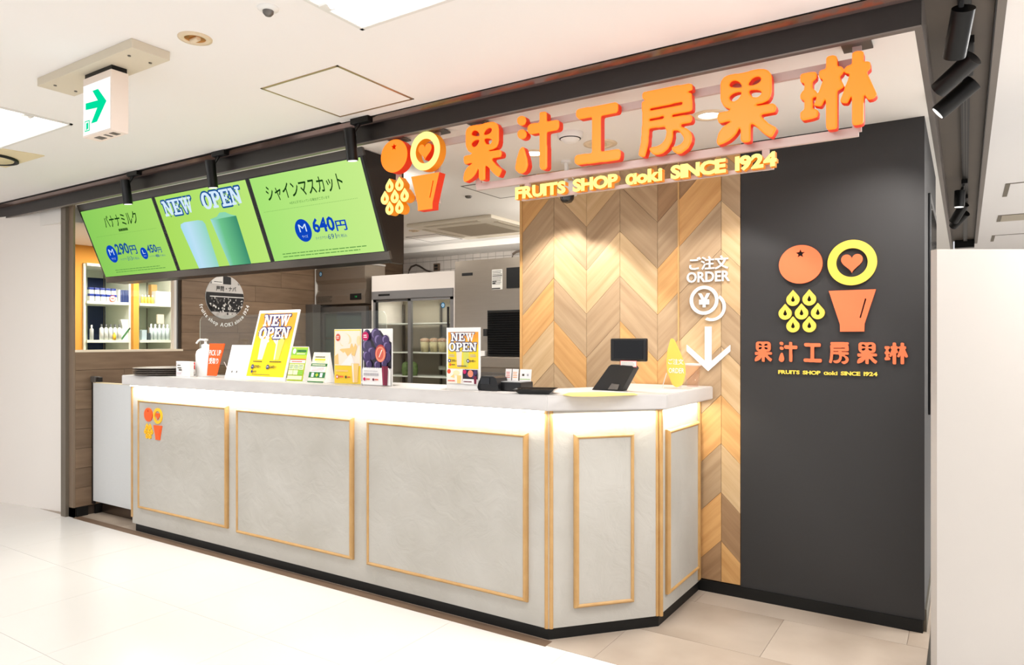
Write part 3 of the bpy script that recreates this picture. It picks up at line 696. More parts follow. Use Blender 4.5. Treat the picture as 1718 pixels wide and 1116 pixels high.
# ================================================================ menu cabinet and screens
dy, dz = -0.23, 0.59; TL_ = math.atan2(dy, dz); FC = frame((-5.51, 2.85, 1.745), 0, TL_)
mc = thing('menu_cabinet', 'long black hanging cabinet with raked front that carries three menu screens', 'cabinet', (-4.0, 2.8, 1.74))
MB().add([(x, y, z) for x in (-5.50, -2.66) for y, z in ((2.862, 1.745), (2.632, 2.292), (2.64, 2.292), (2.97, 2.292), (2.97, 1.74))],
         [(0, 1, 2, 3, 4), (9, 8, 7, 6, 5), (0, 5, 6, 1), (1, 6, 7, 2), (2, 7, 8, 3), (3, 8, 9, 4), (4, 9, 5, 0)], m_black).build('housing', mc)
MB().prism([(2.635, 2.296), (2.648, 2.262), (2.855, 1.745), (2.880, 1.728), (2.97, 1.728), (2.97, 2.296)], -2.66, -2.632, m_black, axis='x').build('end_panel', mc)
mt_b = mat('menu_bezel_grey', C(70, 65, 60), rough=0.4)
MB(FC).box(0.0, 2.90, 0.556, 0.60, -0.004, 0.012, mt_b).build('top_rail', mc)
MB(FC).box(0.0, 2.90, 0.0, 0.043, -0.004, 0.012, mt_b).build('bottom_rail', mc)
blue = C(20, 78, 176)
def screen(u0, u1, base, label, idx):
    s = thing('menu_screen', label, 'screen', FC @ Vector(((u0 + u1) / 2, 0.05, 0.0)))
    MB(FC).box(u0 - 0.018, u1 + 0.018, 0.036, 0.560, -0.009, 0.008, m_blk, 0.002).build('bezel', s)
    fl = Flat(FC, 0.0084, 0.0003); bg = screen_bg('menu_green_%d' % idx, *base); fl.rect(u0, 0.047, u1, 0.549, bg)
    return s, fl
def screen_bg(name, ca, cb):  # brightening to the right put into the colour for the panel's viewing angle
    m = bpy.data.materials.new(name); m.use_nodes = True; nt = m.node_tree; nt.nodes.remove(nt.nodes['Principled BSDF'])
    e = nt.nodes.new('ShaderNodeEmission'); tc = nt.nodes.new('ShaderNodeTexCoord'); sx = nt.nodes.new('ShaderNodeSeparateXYZ')
    r = nt.nodes.new('ShaderNodeMapRange'); mx = nt.nodes.new('ShaderNodeMix'); mx.data_type = 'RGBA'
    r.inputs['From Min'].default_value = -0.47; r.inputs['From Max'].default_value = 0.47
    nt.links.new(tc.outputs['Object'], sx.inputs[0]); nt.links.new(sx.outputs[0], r.inputs['Value']); nt.links.new(r.outputs[0], mx.inputs[0])
    mx.inputs[6].default_value = C(*ca); mx.inputs[7].default_value = C(*cb)
    nt.links.new(mx.outputs[2], e.inputs[0]); nt.links.new(e.outputs[0], nt.nodes['Material Output'].inputs[0]); return m
E_dk = emis('screen_dark_green', C(22, 62, 20)); E_mid = emis('screen_small_print', C(96, 150, 74)); E_bl = emis('screen_blue', C(14, 70, 190)); E_wh = emis('screen_white', C(214, 236, 255))
E_bl2 = emis('screen_blue_deep', C(30, 84, 150))
s1, f1 = screen(0.012, 0.942, ((140, 205, 92), (168, 220, 104)), 'menu screen listing drinks at 290 and 450 yen, nearest the window', 1)
f1.text('バナナミルク', 0.27, 0.402, 0.70, 0.490, E_dk, 0.012); f1.bars(0.42, 0.365, 0.54, 0.385, 1, E_dk, 0.9)
for i in range(78): f1.ell(0.10 + i * 0.0101, 0.350, 0.0018, 0.0018, E_mid, 6); f1.w -= f1.dw
f1.w += 0.0003
f1.ell(0.219, 0.214, 0.066, 0.066, E_bl); f1.text('M', 0.188, 0.205, 0.250, 0.250, E_wh, 0.0); f1.text('サイズ', 0.193, 0.170, 0.245, 0.187, E_wh)
f1.text('290', 0.290, 0.200, 0.462, 0.284, E_bl2, 0.03); f1.text('円', 0.470, 0.193, 0.556, 0.258, E_bl2, 0.02)
f1.text('テイクアウト', 0.306, 0.158, 0.400, 0.174, E_bl2); f1.text('313', 0.402, 0.152, 0.462, 0.182, E_bl2, 0.0); f1.text('円 税込', 0.466, 0.154, 0.550, 0.173, E_bl2)
f1.ell(0.634, 0.191, 0.0425, 0.0425, E_bl); f1.text('L', 0.620, 0.188, 0.650, 0.216, E_wh, 0.0); f1.text('サイズ', 0.617, 0.166, 0.651, 0.177, E_wh)
f1.text('450', 0.686, 0.188, 0.804, 0.246, E_bl2, 0.03); f1.text('円', 0.808, 0.183, 0.856, 0.222, E_bl2, 0.02)
f1.text('テイクアウト', 0.686, 0.158, 0.760, 0.170, E_bl2); f1.text('486', 0.763, 0.154, 0.806, 0.176, E_bl2, 0.02); f1.text('円 税込', 0.810, 0.156, 0.880, 0.169, E_bl2)
f1.bars(0.19, 0.068, 0.86, 0.100, 2, E_mid, 0.3, 3); f1.build('picture', s1)
# slab-serif capitals for NEW OPEN
def R(x0, y0, x1, y1): return (1, [(x0, y0), (x1, y0), (x1, y1), (x0, y1)])
SL = {
 'N': (0.92, [R(.10, .02, .27, .98), R(.64, .02, .81, .98), (1, [(.10, .98), (.30, .98), (.81, .02), (.61, .02)]), R(0, .86, .32, 1), R(0, 0, .38, .13), R(.54, .87, .92, 1)]),
 'E': (0.80, [R(.10, 0, .34, 1), R(0, .87, .78, 1), R(0, 0, .80, .13), R(.64, .66, .78, 1), R(.66, 0, .80, .34), R(.3, .43, .56, .56), R(.46, .34, .58, .66)]),
 'W': (1.16, [(1, [(.10, .95), (.32, .95), (.47, .0), (.36, .0)]), (1, [(.36, 0), (.47, 0), (.66, .95), (.52, .95)]), (1, [(.50, .95), (.72, .95), (.86, 0), (.74, 0)]), (1, [(.74, 0), (.86, 0), (1.08, .95), (.96, .95)]), R(0, .87, .42, 1), R(.46, .87, .80, 1), R(.86, .87, 1.16, 1)]),
 'O': (0.86, [(1, ellp(.43, .5, .43, .52, 48)), (-1, ellp(.43, .5, .17, .36, 40))]),
 'P': (0.80, [R(.10, 0, .34, 1), R(0, .87, .5, 1), R(0, 0, .46, .13), (1, ellp(.46, .71, .34, .29, 40)), (-1, ellp(.44, .71, .11, .17, 32)), R(.10, .3, .33, 1)])}
_slc = {}
def slab(fl, word, u0, v0, u1, v1, mw, mbk, out=0.055, shear=0.0):
    if not _slc:
        for k, (w_, ps) in SL.items(): _slc[k] = contours(ps, 0.016, 1.0)
    tot = sum(SL[c][0] for c in word) + 0.02 * (len(word) - 1); kx = (u1 - u0) / tot; ky = v1 - v0
    for off, m in ((out, mbk), (0.0, mw)):
        x = 0; V = []; Fc = []
        for c in word:
            vs, fs, nz = solid_geo(_slc[c], 0.0, 0.0, off)
            b0 = len(V); V += [(u0 + (x + a) * kx + shear * b_ * ky, v0 + b_ * ky, fl.w) for a, b_, z_ in vs]
            Fc += [tuple(b0 + i for i in f) for f, n in zip(fs, nz) if abs(n) > 0.3]; x += SL[c][0] + 0.02
        fl.add(V, Fc, m); fl.w += fl.dw * 2
s2, f2 = screen(0.982, 1.928, ((172, 222, 96), (188, 232, 120)), 'menu screen reading NEW OPEN over two smoothie cups, the middle of three', 2)
slab(f2, 'NEW', 1.035, 0.415, 1.355, 0.515, E_wh, E_bl2, 0.10); slab(f2, 'OPEN', 1.460, 0.418, 1.850, 0.520, E_wh, E_bl2, 0.10)
def cupgrad(name, ca, cb, cc=None, x0=-0.2, x1=0.2):
    m = bpy.data.materials.new(name); m.use_nodes = True; nt = m.node_tree; nt.nodes.remove(nt.nodes['Principled BSDF'])
    e = nt.nodes.new('ShaderNodeEmission'); tc = nt.nodes.new('ShaderNodeTexCoord'); sx = nt.nodes.new('ShaderNodeSeparateXYZ')
    r = nt.nodes.new('ShaderNodeMapRange'); ra = nt.nodes.new('ShaderNodeValToRGB')
    r.inputs['From Min'].default_value = x0; r.inputs['From Max'].default_value = x1
    nt.links.new(tc.outputs['Object'], sx.inputs[0]); nt.links.new(sx.outputs[0], r.inputs['Value']); nt.links.new(r.outputs[0], ra.inputs[0])
    el = ra.color_ramp.elements; el[0].color = C(*ca); el[1].color = C(*cb)
    if cc: q_ = el.new(0.35); q_.color = C(*cc)
    nt.links.new(ra.outputs[0], e.inputs[0]); nt.links.new(e.outputs[0], nt.nodes['Material Output'].inputs[0]); return m
ctr = 1.455
g1 = cupgrad('printed_pale_smoothie', (170, 222, 240), (150, 214, 196), (190, 226, 246), 1.15 - ctr, 1.42 - ctr)
g2 = cupgrad('printed_green_smoothie', (168, 224, 228), (60, 140, 110), (110, 196, 140), 1.48 - ctr, 1.75 - ctr)
f2.poly([(1.20, 0.047), (1.418, 0.047), (1.422, 0.33), (1.405, 0.352), (1.36, 0.360), (1.21, 0.360), (1.165, 0.350), (1.155, 0.33)], g1)
f2.poly([(1.530, 0.047), (1.745, 0.047), (1.748, 0.352), (1.70, 0.362), (1.66, 0.382), (1.60, 0.384), (1.565, 0.362), (1.488, 0.354)], g2)
f2.poly([(1.488, 0.354), (1.52, 0.346), (1.60, 0.350), (1.748, 0.352), (1.70, 0.364), (1.655, 0.384), (1.60, 0.386), (1.562, 0.364)], emis('printed_froth', C(140, 214, 178))); f2.build('picture', s2)
s3, f3 = screen(1.966, 2.868, ((168, 228, 118), (200, 238, 140)), 'menu screen listing one drink at 640 yen, beside the hanging sign emblem', 3)
f3.text('シャインマスカット', 2.075, 0.400, 2.700, 0.492, E_dk, 0.012); f3.text('※まれに種が入っている場合がございます', 2.246, 0.367, 2.574, 0.384, E_mid, 0.01)
for i in range(62): f3.ell(2.01 + i * 0.0125, 0.346, 0.0022, 0.0022, E_mid, 6); f3.w -= f3.dw
f3.w += 0.0003
f3.ell(2.293, 0.211, 0.067, 0.067, E_bl); f3.text('M', 2.262, 0.203, 2.324, 0.248, E_wh, 0.0); f3.text('サイズ', 2.270, 0.168, 2.318, 0.184, E_wh)
f3.text('640', 2.378, 0.188, 2.556, 0.273, E_bl, 0.03); f3.text('円', 2.562, 0.184, 2.646, 0.243, E_bl, 0.02)
f3.text('テイクアウト', 2.377, 0.148, 2.475, 0.166, E_bl2); f3.text('691', 2.478, 0.144, 2.545, 0.174, E_bl2, 0.0); f3.text('円 税込', 2.552, 0.147, 2.628, 0.166, E_bl2)
f3.bars(2.06, 0.060, 2.78, 0.095, 2, E_mid, 0.3, 5); f3.build('picture', s3)

# ================================================================ ceiling fittings
def troffer(x0, x1, y0, y1, label):
    t = thing('ceiling_light', label, 'light', ((x0 + x1) / 2, (y0 + y1) / 2, ZC))
    b = MB(); w = 0.014
    for a in ((x0, x1, y0, y0 + w), (x0, x1, y1 - w, y1), (x0, x0 + w, y0, y1), (x1 - w, x1, y0, y1)): b.box(*a, ZC - 0.006, ZC + 0.001, m_whitep)
    b.build('frame', t)
    MB().box(x0 + w, x1 - w, y0 + w, y1 - w, ZC - 0.002, ZC + 0.0005, emis('troffer_reflector', (1, 0.985, 0.96, 1), 1.6)).build('reflector', t)
    for y in (y0 + 0.19, y1 - 0.19):
        MB().tube([(x0 + 0.05, y, ZC - 0.006), (x1 - 0.05, y, ZC - 0.006)], 0.012, m_tube).build('tube_lamp', t)
        MB().box(x0 + 0.014, x0 + 0.05, y - 0.02, y + 0.02, ZC - 0.010, ZC - 0.002, m_whitep).build('lamp_holder', t)
        MB().box(x1 - 0.05, x1 - 0.014, y - 0.02, y + 0.02, ZC - 0.010, ZC - 0.002, m_whitep).build('lamp_holder', t)
troffer(-1.772, -0.52, 1.15, 1.783, 'bright rectangular ceiling light over the aisle, cut off by the top edge')
troffer(-5.02, -3.768, 1.15, 1.775, 'bright rectangular ceiling light beside the exit sign, cut off at the picture edge')
m_cr = mat('cream_metal_ring', C(226, 206, 176), rough=0.4)
m_brass = mat('brass_reflector', C(196, 140, 60), rough=0.25, metal=0.9)
def downlight(x, y, z, r, label, lit=None, inner=None):
    t = thing('recessed_downlight', label, 'light', (x, y, z), None)
    MB().lathe([(r * 0.62, -0.001), (r * 0.66, -0.006), (r, -0.004), (r * 1.01, 0.001)], (x, y, z), m_cr).build('trim_ring', t)
    MB().lathe([(r * 0.64, -0.002), (r * 0.5, -0.0012), (0.001, -0.001)], (x, y, z), inner or lit).build('reflector', t)
    if inner:
        MB().cyl((x - r * 0.35, y, z - 0.006), (x + r * 0.35, y, z - 0.006), r * 0.16, m_tube2 if lit else m_cr, n=12).build('lamp', t)
    return t
downlight(-2.33, 1.51, ZC, 0.058, 'unlit round downlight with brass inside, in the ceiling behind the exit sign', inner=m_brass)
downlight(-1.93, 3.21, ZI, 0.075, 'lit round downlight in the shop ceiling, seen through the second orange sign letter', lit=m_tube)
downlight(-0.952, 3.09, ZI, 0.075, 'lit round downlight in the shop ceiling, seen beneath the last orange sign letter', lit=m_tube)
downlight(-1.556, 3.24, ZI, 0.085, 'unlit cream ringed downlight in the shop ceiling beside the smoke detector', inner=mat('cream_baffle', C(226, 214, 186), rough=0.5))
downlight(-4.2, 4.88, ZI, 0.05, 'small dark ringed downlight in the kitchen ceiling next to the air conditioner', inner=mat('dim_baffle', C(120, 104, 84), rough=0.5))
t = thing('smoke_detector', 'white round smoke detector in the shop ceiling behind the third orange letter', 'detector', (-1.60, 3.0, ZI))
MB().lathe([(0.001, -0.045), (0.03, -0.044), (0.045, -0.03), (0.06, -0.022), (0.062, -0.004), (0.062, 0)], (-1.60, 3.0, ZI), m_white).build('housing', t)
MB().lathe([(0.0455, -0.0285), (0.052, -0.0265), (0.053, -0.0225)], (-1.60, 3.0, ZI - 0.001), m_blkmat).build('vent', t)
t = thing('motion_sensor', 'small white ceiling sensor with a dark lens near the top edge', 'sensor', (-1.918, 1.503, ZC))
MB().lathe([(0.001, -0.012), (0.022, -0.010), (0.034, -0.004), (0.035, 0)], (-1.918, 1.503, ZC), m_white).build('housing', t)
MB().lathe([(0.001, -0.028), (0.010, -0.026), (0.017, -0.018), (0.018, -0.009)], (-1.918, 1.503, ZC), m_steeld).build('lens', t)
t = MB().lathe([(0.001, -0.016), (0.018, -0.013), (0.024, -0.004), (0.024, 0)], (-2.883, 3.919, ZI), m_steeld).build('sprinkler', label='small grey ceiling sprinkler cap behind the first orange sign letter', cat='sprinkler')
# square ceiling diffuser at the edge of the view
t = thing('ceiling_speaker', 'square cream ceiling speaker plate with a round dark-rimmed cover at the picture edge', 'speaker', (-4.8, 1.83, ZC))
m_cm = mat('cream_plate', C(232, 216, 178), rough=0.6)
MB().prism([(-4.545, 1.985), (-5.05, 1.985), (-5.05, 1.67), (-4.60, 1.67)], ZC - 0.006, ZC, m_cm).build('plate', t)
MB().lathe([(0.148, -0.006), (0.15, -0.018), (0.135, -0.02), (0.13, -0.006)], (-4.86, 1.82, ZC), m_blkmat).build('rim', t)
MB().lathe([(0.001, -0.018), (0.125, -0.016), (0.128, -0.006)], (-4.86, 1.82, ZC), m_cm).build('cover', t)

# exit sign
t = thing('exit_sign', 'hanging illuminated sign box with green arrow under a long ceiling plate', 'sign', (-2.86, 1.46, ZC))
m_pl = mat('sign_plate_cream', C(214, 204, 184), rough=0.6)
MB().box(-3.235, -2.52, 1.385, 1.53, ZC - 0.034, ZC, m_pl, 0.002).build('ceiling_plate', t)
b = MB()
for x in (-3.16, -2.60):
    for y in (1.42, 1.50): b.cyl((x, y, ZC - 0.037), (x, y, ZC - 0.033), 0.006, m_steeld, n=10)
b.build('screws', t)
MB().box(-2.945, -2.735, 1.425, 1.492, 2.105, 2.338, mat('sign_box_white', C(240, 226, 214), rough=0.5), 0.003).box(-2.94, -2.74, 1.43, 1.488, 2.338, 2.356, m_darkm).build('housing', t)
fx = Flat(frame((-2.84, 1.4245, 2.22)))
E_w = emis('sign_glow_white', (1, 1, 1, 1), 1.15); E_g = emis('sign_glow_green', C(0, 226, 160), 1.0)
fx.rect(-0.100, -0.108, 0.100, 0.088, E_w)
fx.poly([(-0.082, 0.018), (0.010, 0.014), (-0.030, 0.058), (0.012, 0.058), (0.074, 0.000), (0.004, -0.068), (-0.040, -0.068), (0.006, -0.014), (-0.082, -0.008)][::-1], E_g)
fx.rect(-0.088, -0.094, -0.050, -0.052, E_g); fx.rect(-0.084, -0.090, -0.056, -0.056, E_w); fx.poly([(-0.076, -0.090), (-0.060, -0.084), (-0.060, -0.060), (-0.076, -0.062)], E_g)
fx.build('lit_face', t)
pass
MB().box(-2.90, -2.86, 1.445, 1.475, 2.1035, 2.1052, m_steeld).box(-2.83, -2.815, 1.445, 1.475, 2.1035, 2.1052, m_steeld).box(-2.79, -2.76, 1.445, 1.475, 2.1035, 2.1052, m_steeld).build('test_switch', t)

# ceiling air conditioner (four-way cassette)
t = thing('ceiling_air_conditioner', 'large square four-way air conditioner set in the kitchen ceiling', 'air conditioner', (-3.6, 5.0, ZI))
m_ac = mat('air_conditioner_cream', C(216, 208, 192), rough=0.6); m_acg = mat('air_conditioner_grille', C(186, 176, 158), rough=0.7)
MB().box(-4.02, -3.14, 4.57, 5.45, ZI - 0.03, ZI, m_ac, 0.010).build('panel', t)
b = MB()
for i in range(22): b.box(-3.84, -3.32, 4.76 + i * 0.0235, 4.772 + i * 0.0235, ZI - 0.033, ZI - 0.029, m_acg)
b.build('intake_grille', t)
for a in ((-3.86, -3.30, 4.61, 4.655), (-3.86, -3.30, 5.365, 5.41), (-3.98, -3.935, 4.73, 5.29), (-3.225, -3.18, 4.73, 5.29)):
    MB().box(*a, ZI - 0.034, ZI - 0.029, m_acg).build('louvre', t)

# slot diffusers in the side aisle ceiling
m_vg = mat('vent_frame_grey', C(120, 112, 98), rough=0.6)
for x0, x1, y0, y1, lb, fill in ((0.235, 0.95, 5.95, 6.47, 'white flush ceiling panel with grey end slot, nearest of the three beside the trough', m_ceil),
                           (0.24, 0.95, 7.42, 7.80, 'cream flush ceiling grille, second of three beside the trough', m_acg),
                           (0.232, 0.95, 8.80, 9.31, 'white flush ceiling panel with grey end slot, farthest of the three beside the trough', m_ceil)):
    t = thing('ceiling_panel', lb, 'panel', ((x0 + x1) / 2, (y0 + y1) / 2, ZC))
    MB().box(x0, x1, y0, y1, ZC - 0.004, ZC, m_vg).build('frame', t)
    MB().box(x0 + 0.028, x1 - 0.01, y0 + 0.01, y1 - 0.01, ZC - 0.006, ZC - 0.001, fill).build('infill', t)

# ================================================================ track spots
def track_spot(name_label, top, a, b_, r=0.034, cat='spotlight', lit=0.0, adapter=None):
    t = thing('track_spotlight', name_label, cat, top)
    x, y, z = top
    ax = adapter or (0.06, 0.018)
    MB().box(x - ax[0], x + ax[0], y - ax[1], y + ax[1], z - 0.028, z, m_darkm, 0.003).build('adapter', t)
    A = Vector(a); B = Vector(b_); d = (B - A).normalized(); mid = A.lerp(B, 0.3)
    MB().tube([(x - 0.3 * ax[0], y, z - 0.028), (x - 0.3 * ax[0] + (mid.x - x) * 0.2, mid.y * 0.2 + y * 0.8, z - 0.045), mid], 0.009, m_darkm).build('arm', t)
    MB().cyl(A, B, r, m_darkm, n=28).cyl(B, B + d * 0.002, r * 0.98, m_darkm, n=28).build('barrel', t)
    MB().cyl(B + d * 0.0022, B + d * 0.004, r * 0.82, emis('spot_glow', (1, 0.97, 0.92, 1), 1.5 + lit), n=24).build('lens', t)
    return t
for (x, lb) in ((-2.48, 'black cylinder spotlight under the fascia, between the menu screens and the sign emblem'), (-4.50, 'black cylinder spotlight under the fascia, above the screen listing 290 and 450 yen'),
                (-3.60, 'black cylinder spotlight under the fascia, above the screen reading NEW OPEN')):
    track_spot(lb, (x, 2.49, ZC), (x - 0.045, 2.455, 2.335), (x - 0.045, 2.475, 2.185), r=0.028)
MB().box(-7.2, -2.62, 2.478, 2.493, ZC - 0.004, ZC + 0.002, m_darkm).build('lighting_track', label='long thin black lighting track under the fascia above the menu screens', cat='track')
tk = thing('lighting_track', 'black lighting track running down the middle of the grey ceiling trough', 'track', (0.0, 5.5, ZC + 0.035))
MB().box(-0.018, 0.018, 2.55, 9.2, ZC + 0.005, ZC + 0.035, m_darkm).build('rail', tk)
b = MB()
for x in (-0.006, 0.006): b.box(x - 0.001, x + 0.001, 2.56, 9.19, ZC + 0.003, ZC + 0.0065, m_steeld)
b.build('conductor', tk)
TS = [((-0.004, 2.60, ZC + 0.005), (-0.004, 2.60, 2.335), (-0.030, 2.70, 2.225), 'black cylinder spotlight in the ceiling trough, nearest and pointing almost straight down'),
      ((0.010, 3.06, ZC + 0.005), (0.026, 3.045, 2.325), (-0.085, 3.12, 2.252), 'black cylinder spotlight in the ceiling trough, second from the front and tilted'),
      ((0.010, 3.33, ZC + 0.005), (0.030, 3.335, 2.325), (-0.092, 3.335, 2.225), 'black cylinder spotlight in the ceiling trough, third from the front with a lit white lens'),
      ((-0.004, 5.72, ZC + 0.005), (-0.030, 5.745, 2.335), (-0.036, 5.745, 2.225), 'black cylinder spotlight in the ceiling trough, first of the far cluster and upright'),
      ((0.0, 6.32, ZC + 0.005), (-0.005, 6.33, 2.335), (-0.075, 6.42, 2.225), 'black cylinder spotlight in the ceiling trough, middle of the far cluster'),
      ((0.0, 6.80, ZC + 0.005), (0.004, 6.78, 2.335), (-0.085, 6.88, 2.250), 'black cylinder spotlight in the ceiling trough, farthest of the far cluster')]
for top, a, b_, lb in TS: track_spot(lb, top, a, b_, r=0.033, adapter=(0.018, 0.055))

# security camera
t = thing('security_camera', 'white dome security camera hanging on a short pole in front of the oak wall', 'camera', (-1.865, 3.45, ZI))
MB().cyl((-1.865, 3.45, ZI - 0.012), (-1.865, 3.45, ZI), 0.03, m_white).cyl((-1.865, 3.45, 2.175), (-1.865, 3.45, ZI), 0.011, m_white).build('pole', t)
MB().lathe([(0.001, 0.062), (0.03, 0.058), (0.045, 0.04), (0.047, 0.0), (0.043, -0.02), (0.001, -0.021)], (-1.848, 3.45, 2.125), m_white).build('housing', t)
MB().lathe([(0.0405, 0.0), (0.038, -0.022), (0.026, -0.038), (0.001, -0.045)], (-1.853, 3.438, 2.105), mat('camera_dome', C(20, 20, 22), rough=0.08, spec=0.8)).build('dome', t)
MB().tube([(-1.857, 3.45, 2.275), (-1.835, 3.445, 2.215), (-1.815, 3.445, 2.19), (-1.83, 3.45, 2.17)], 0.0025, m_white, 6).build('cable', t)

# ================================================================ kitchen equipment
YK = 4.90
t = thing('upright_freezer', 'stainless upright refrigerator with glass door under a ribbed steel head unit', 'refrigerator', (-5.14, 5.2, 0))
MB().box(-5.47, -4.80, YK + 0.02, YK + 0.70, 0, 1.60, m_steel).build('body', t)
hp = [(YK + 0.04, 1.655), (YK - 0.03, 1.66), (YK - 0.035, 1.74), (YK - 0.015, 1.80), (YK - 0.015, 1.86), (YK - 0.035, 1.90), (YK - 0.035, 2.01), (YK - 0.015, 2.03), (YK + 0.24, 2.03), (YK + 0.24, 1.655)]
MB().prism(hp, -5.475, -4.80, m_steel, axis='x').build('head_cover', t)
MB().box(-5.497, -5.478, YK - 0.03, YK + 0.24, 1.62, 2.045, m_whitep).box(-5.497, -4.79, YK - 0.03, YK + 0.24, 2.032, 2.048, m_whitep).build('white_edge_trim', t)
MB().box(-4.995, -4.845, YK - 0.040, YK - 0.032, 1.695, 1.755, m_blk, 0.004).build('control_display', t)
fd = Flat(frame((-4.92, YK - 0.0405, 1.725))); eg = emis('display_green', C(40, 160, 80), 0.8); fd.rect(-0.005, -0.008, 0.0, 0.008, eg); fd.rect(0.008, -0.008, 0.02, 0.006, eg); fd.build('digits', t)
fd = Flat(frame((-5.30, YK - 0.0355, 1.70))); ms_ = mat('steel_print', C(84, 78, 70), rough=0.6); fd.bars(-0.15, -0.02, 0.06, 0.045, 5, ms_, 0.55, 8); fd.build('notice_print', t)
def badge(px_, py_, pz_, par):
    fd = Flat(frame((px_, py_, pz_))); fd.ell(0, 0, 0.024, 0.027, mat('badge_dark_blue', C(22, 52, 80), rough=0.4)); fd.ell(0, 0, 0.019, 0.022, mat('badge_blue', C(70, 140, 180), rough=0.4)); fd.ring(0, 0, 0.012, 0.004, mat('badge_white', C(230, 238, 244), rough=0.4)); fd.build('badge', par)
badge(-5.405, YK - 0.036, 1.965, t)
dr = MB().box(-5.45, -5.39, YK - 0.02, YK + 0.02, 0.12, 1.635, m_steeld).box(-4.86, -4.80, YK - 0.02, YK + 0.02, 0.12, 1.635, m_steeld).box(-5.39, -4.86, YK - 0.02, YK + 0.02, 1.575, 1.635, m_steeld).box(-5.39, -4.86, YK - 0.02, YK + 0.02, 0.12, 0.2, m_steeld).build('door', t)
MB().box(-5.39, -4.86, YK - 0.004, YK + 0.004, 0.2, 1.575, m_glass).build('door_glass', dr)
MB().box(-5.385, -4.865, YK + 0.012, YK + 0.019, 0.2, 1.57, mat('freezer_dim_interior', C(92, 100, 94), rough=0.5)).build('interior_panel', t)
b = MB()
for z_ in (0.55, 0.95, 1.32): b.box(-5.38, -4.87, YK + 0.004, YK + 0.014, z_, z_ + 0.012, m_steel)
b.build('shelves', t)
MB().prism([(-5.25, 1.0), (-4.87, 1.0), (-4.87, 1.26), (-5.05, 1.24), (-5.18, 1.15)], YK + 0.008, YK + 0.012, mat('clear_bag_film', C(150, 160, 148), rough=0.3), axis='y').build('plastic_bag', label='crumpled clear plastic bag standing inside the glass-doored stainless refrigerator', cat='bag')
MB().box(-5.503, -5.40, YK - 0.14, YK - 0.04, 0, 1.66, m_steeld, 0.004).build('steel_side_panel', label='narrow grey steel panel standing against the plank wall beside the stainless refrigerator', cat='panel')

fr_ = thing('display_fridge', 'white-headed display fridge with two grey-framed sliding glass doors', 'refrigerator', (-4.25, 5.1, 0))
x0, x1 = -4.745, -3.755
m_fw = mat('fridge_white', C(218, 210, 203), rough=0.5)
MB().box(x0, x1, YK, YK + 0.45, 1.765, 1.915, m_fw).box(x0, x0 + 0.012, YK, YK + 0.45, 0, 1.765, m_fw).box(x1 - 0.012, x1, YK, YK + 0.45, 0, 1.765, m_fw).box(x0, x1, YK + 0.43, YK + 0.45, 0, 1.765, mat('fridge_inner_grey', C(150, 142, 128), rough=0.6)).box(x0, x1, YK, YK + 0.43, 0, 0.1, m_fw).build('cabinet', fr_)
MB().box(x0 + 0.012, x1 - 0.012, YK - 0.012, YK + 0.03, 1.690, 1.765, m_grey).build('header_rail', fr_)
MB().box(x0 + 0.10, x0 + 0.24, YK - 0.0145, YK - 0.012, 1.722, 1.738, m_blk).build('vent_slot', fr_)
for a, b_, off in ((x0 + 0.012, x0 + 0.49, 0.012), (x0 + 0.455, x1 - 0.012, -0.004)):
    d_ = MB().box(a, a + 0.035, YK + off, YK + off + 0.014, 0.1, 1.69, m_grey).box(b_ - 0.035, b_, YK + off, YK + off + 0.014, 0.1, 1.69, m_grey).box(a, b_, YK + off, YK + off + 0.014, 1.665, 1.69, m_grey).box(a, b_, YK + off, YK + off + 0.014, 0.1, 0.14, m_grey).build('sliding_door', fr_)
    MB().box(a + 0.035, b_ - 0.035, YK + off + 0.005, YK + off + 0.009, 0.14, 1.665, m_glass).build('door_glass', d_)
MB().box(x0 + 0.05, x0 + 0.075, YK - 0.002, YK + 0.012, 0.5, 1.665, m_blk).box(x1 - 0.075, x1 - 0.055, YK - 0.012, YK - 0.004, 0.5, 1.60, m_blk).build('door_handle', fr_)
badge(x1 - 0.125, YK - 0.0055, 1.615, fr_)
m_sh = mat('white_wire_shelf', C(240, 238, 230), rough=0.5)
for z_ in (1.455, 1.185, 0.965, 0.55):
    MB().box(x0 + 0.02, x1 - 0.02, YK + 0.06, YK + 0.40, z_, z_ + 0.010, m_sh).build('shelf', fr_)
for x in (x0 + 0.03, x0 + 0.50, x1 - 0.05): MB().box(x, x + 0.012, YK + 0.40, YK + 0.43, 0.2, 1.66, m_steeld).build('shelf_post', fr_)
area_lamp('fridge_lamp', (-4.25, YK + 0.2, 1.68), 0.8, 0.1, 2.2, (1, 0.96, 0.86))
m_cc = mat('clear_pack', C(206, 200, 180), rough=0.3); m_topp = mat('pack_fruit_top', C(200, 120, 84), rough=0.6, noise=0.6, nscale=60, col2=C(226, 206, 176)); m_cream2 = mat('banana_pieces', C(222, 204, 158), rough=0.6, noise=0.3, nscale=50)
def pack(x, y, z_, label):
    p = thing('fruit_cup', label, 'cup', (x, y, z_), 'cut fruit cups in the display fridge')
    MB().lathe([(0.001, 0.002), (0.034, 0.002), (0.042, 0.095), (0.001, 0.098)], (x, y, z_), m_cream2, n=14).build('fruit', p)
    MB().lathe([(0.001, 0.0985), (0.041, 0.096), (0.043, 0.120), (0.02, 0.130), (0.001, 0.131)], (x, y, z_), m_topp, n=14).build('topping', p)
    MB().lathe([(0.001, 0), (0.036, 0), (0.046, 0.132), (0.043, 0.136), (0.001, 0.142)], (x, y, z_), m_glass, n=16).build('clear_cup', p); return p
p0 = pack(-4.175, YK + 0.10, 1.195, 'clear cup of cut fruit in the display fridge, nearest the middle door frame')
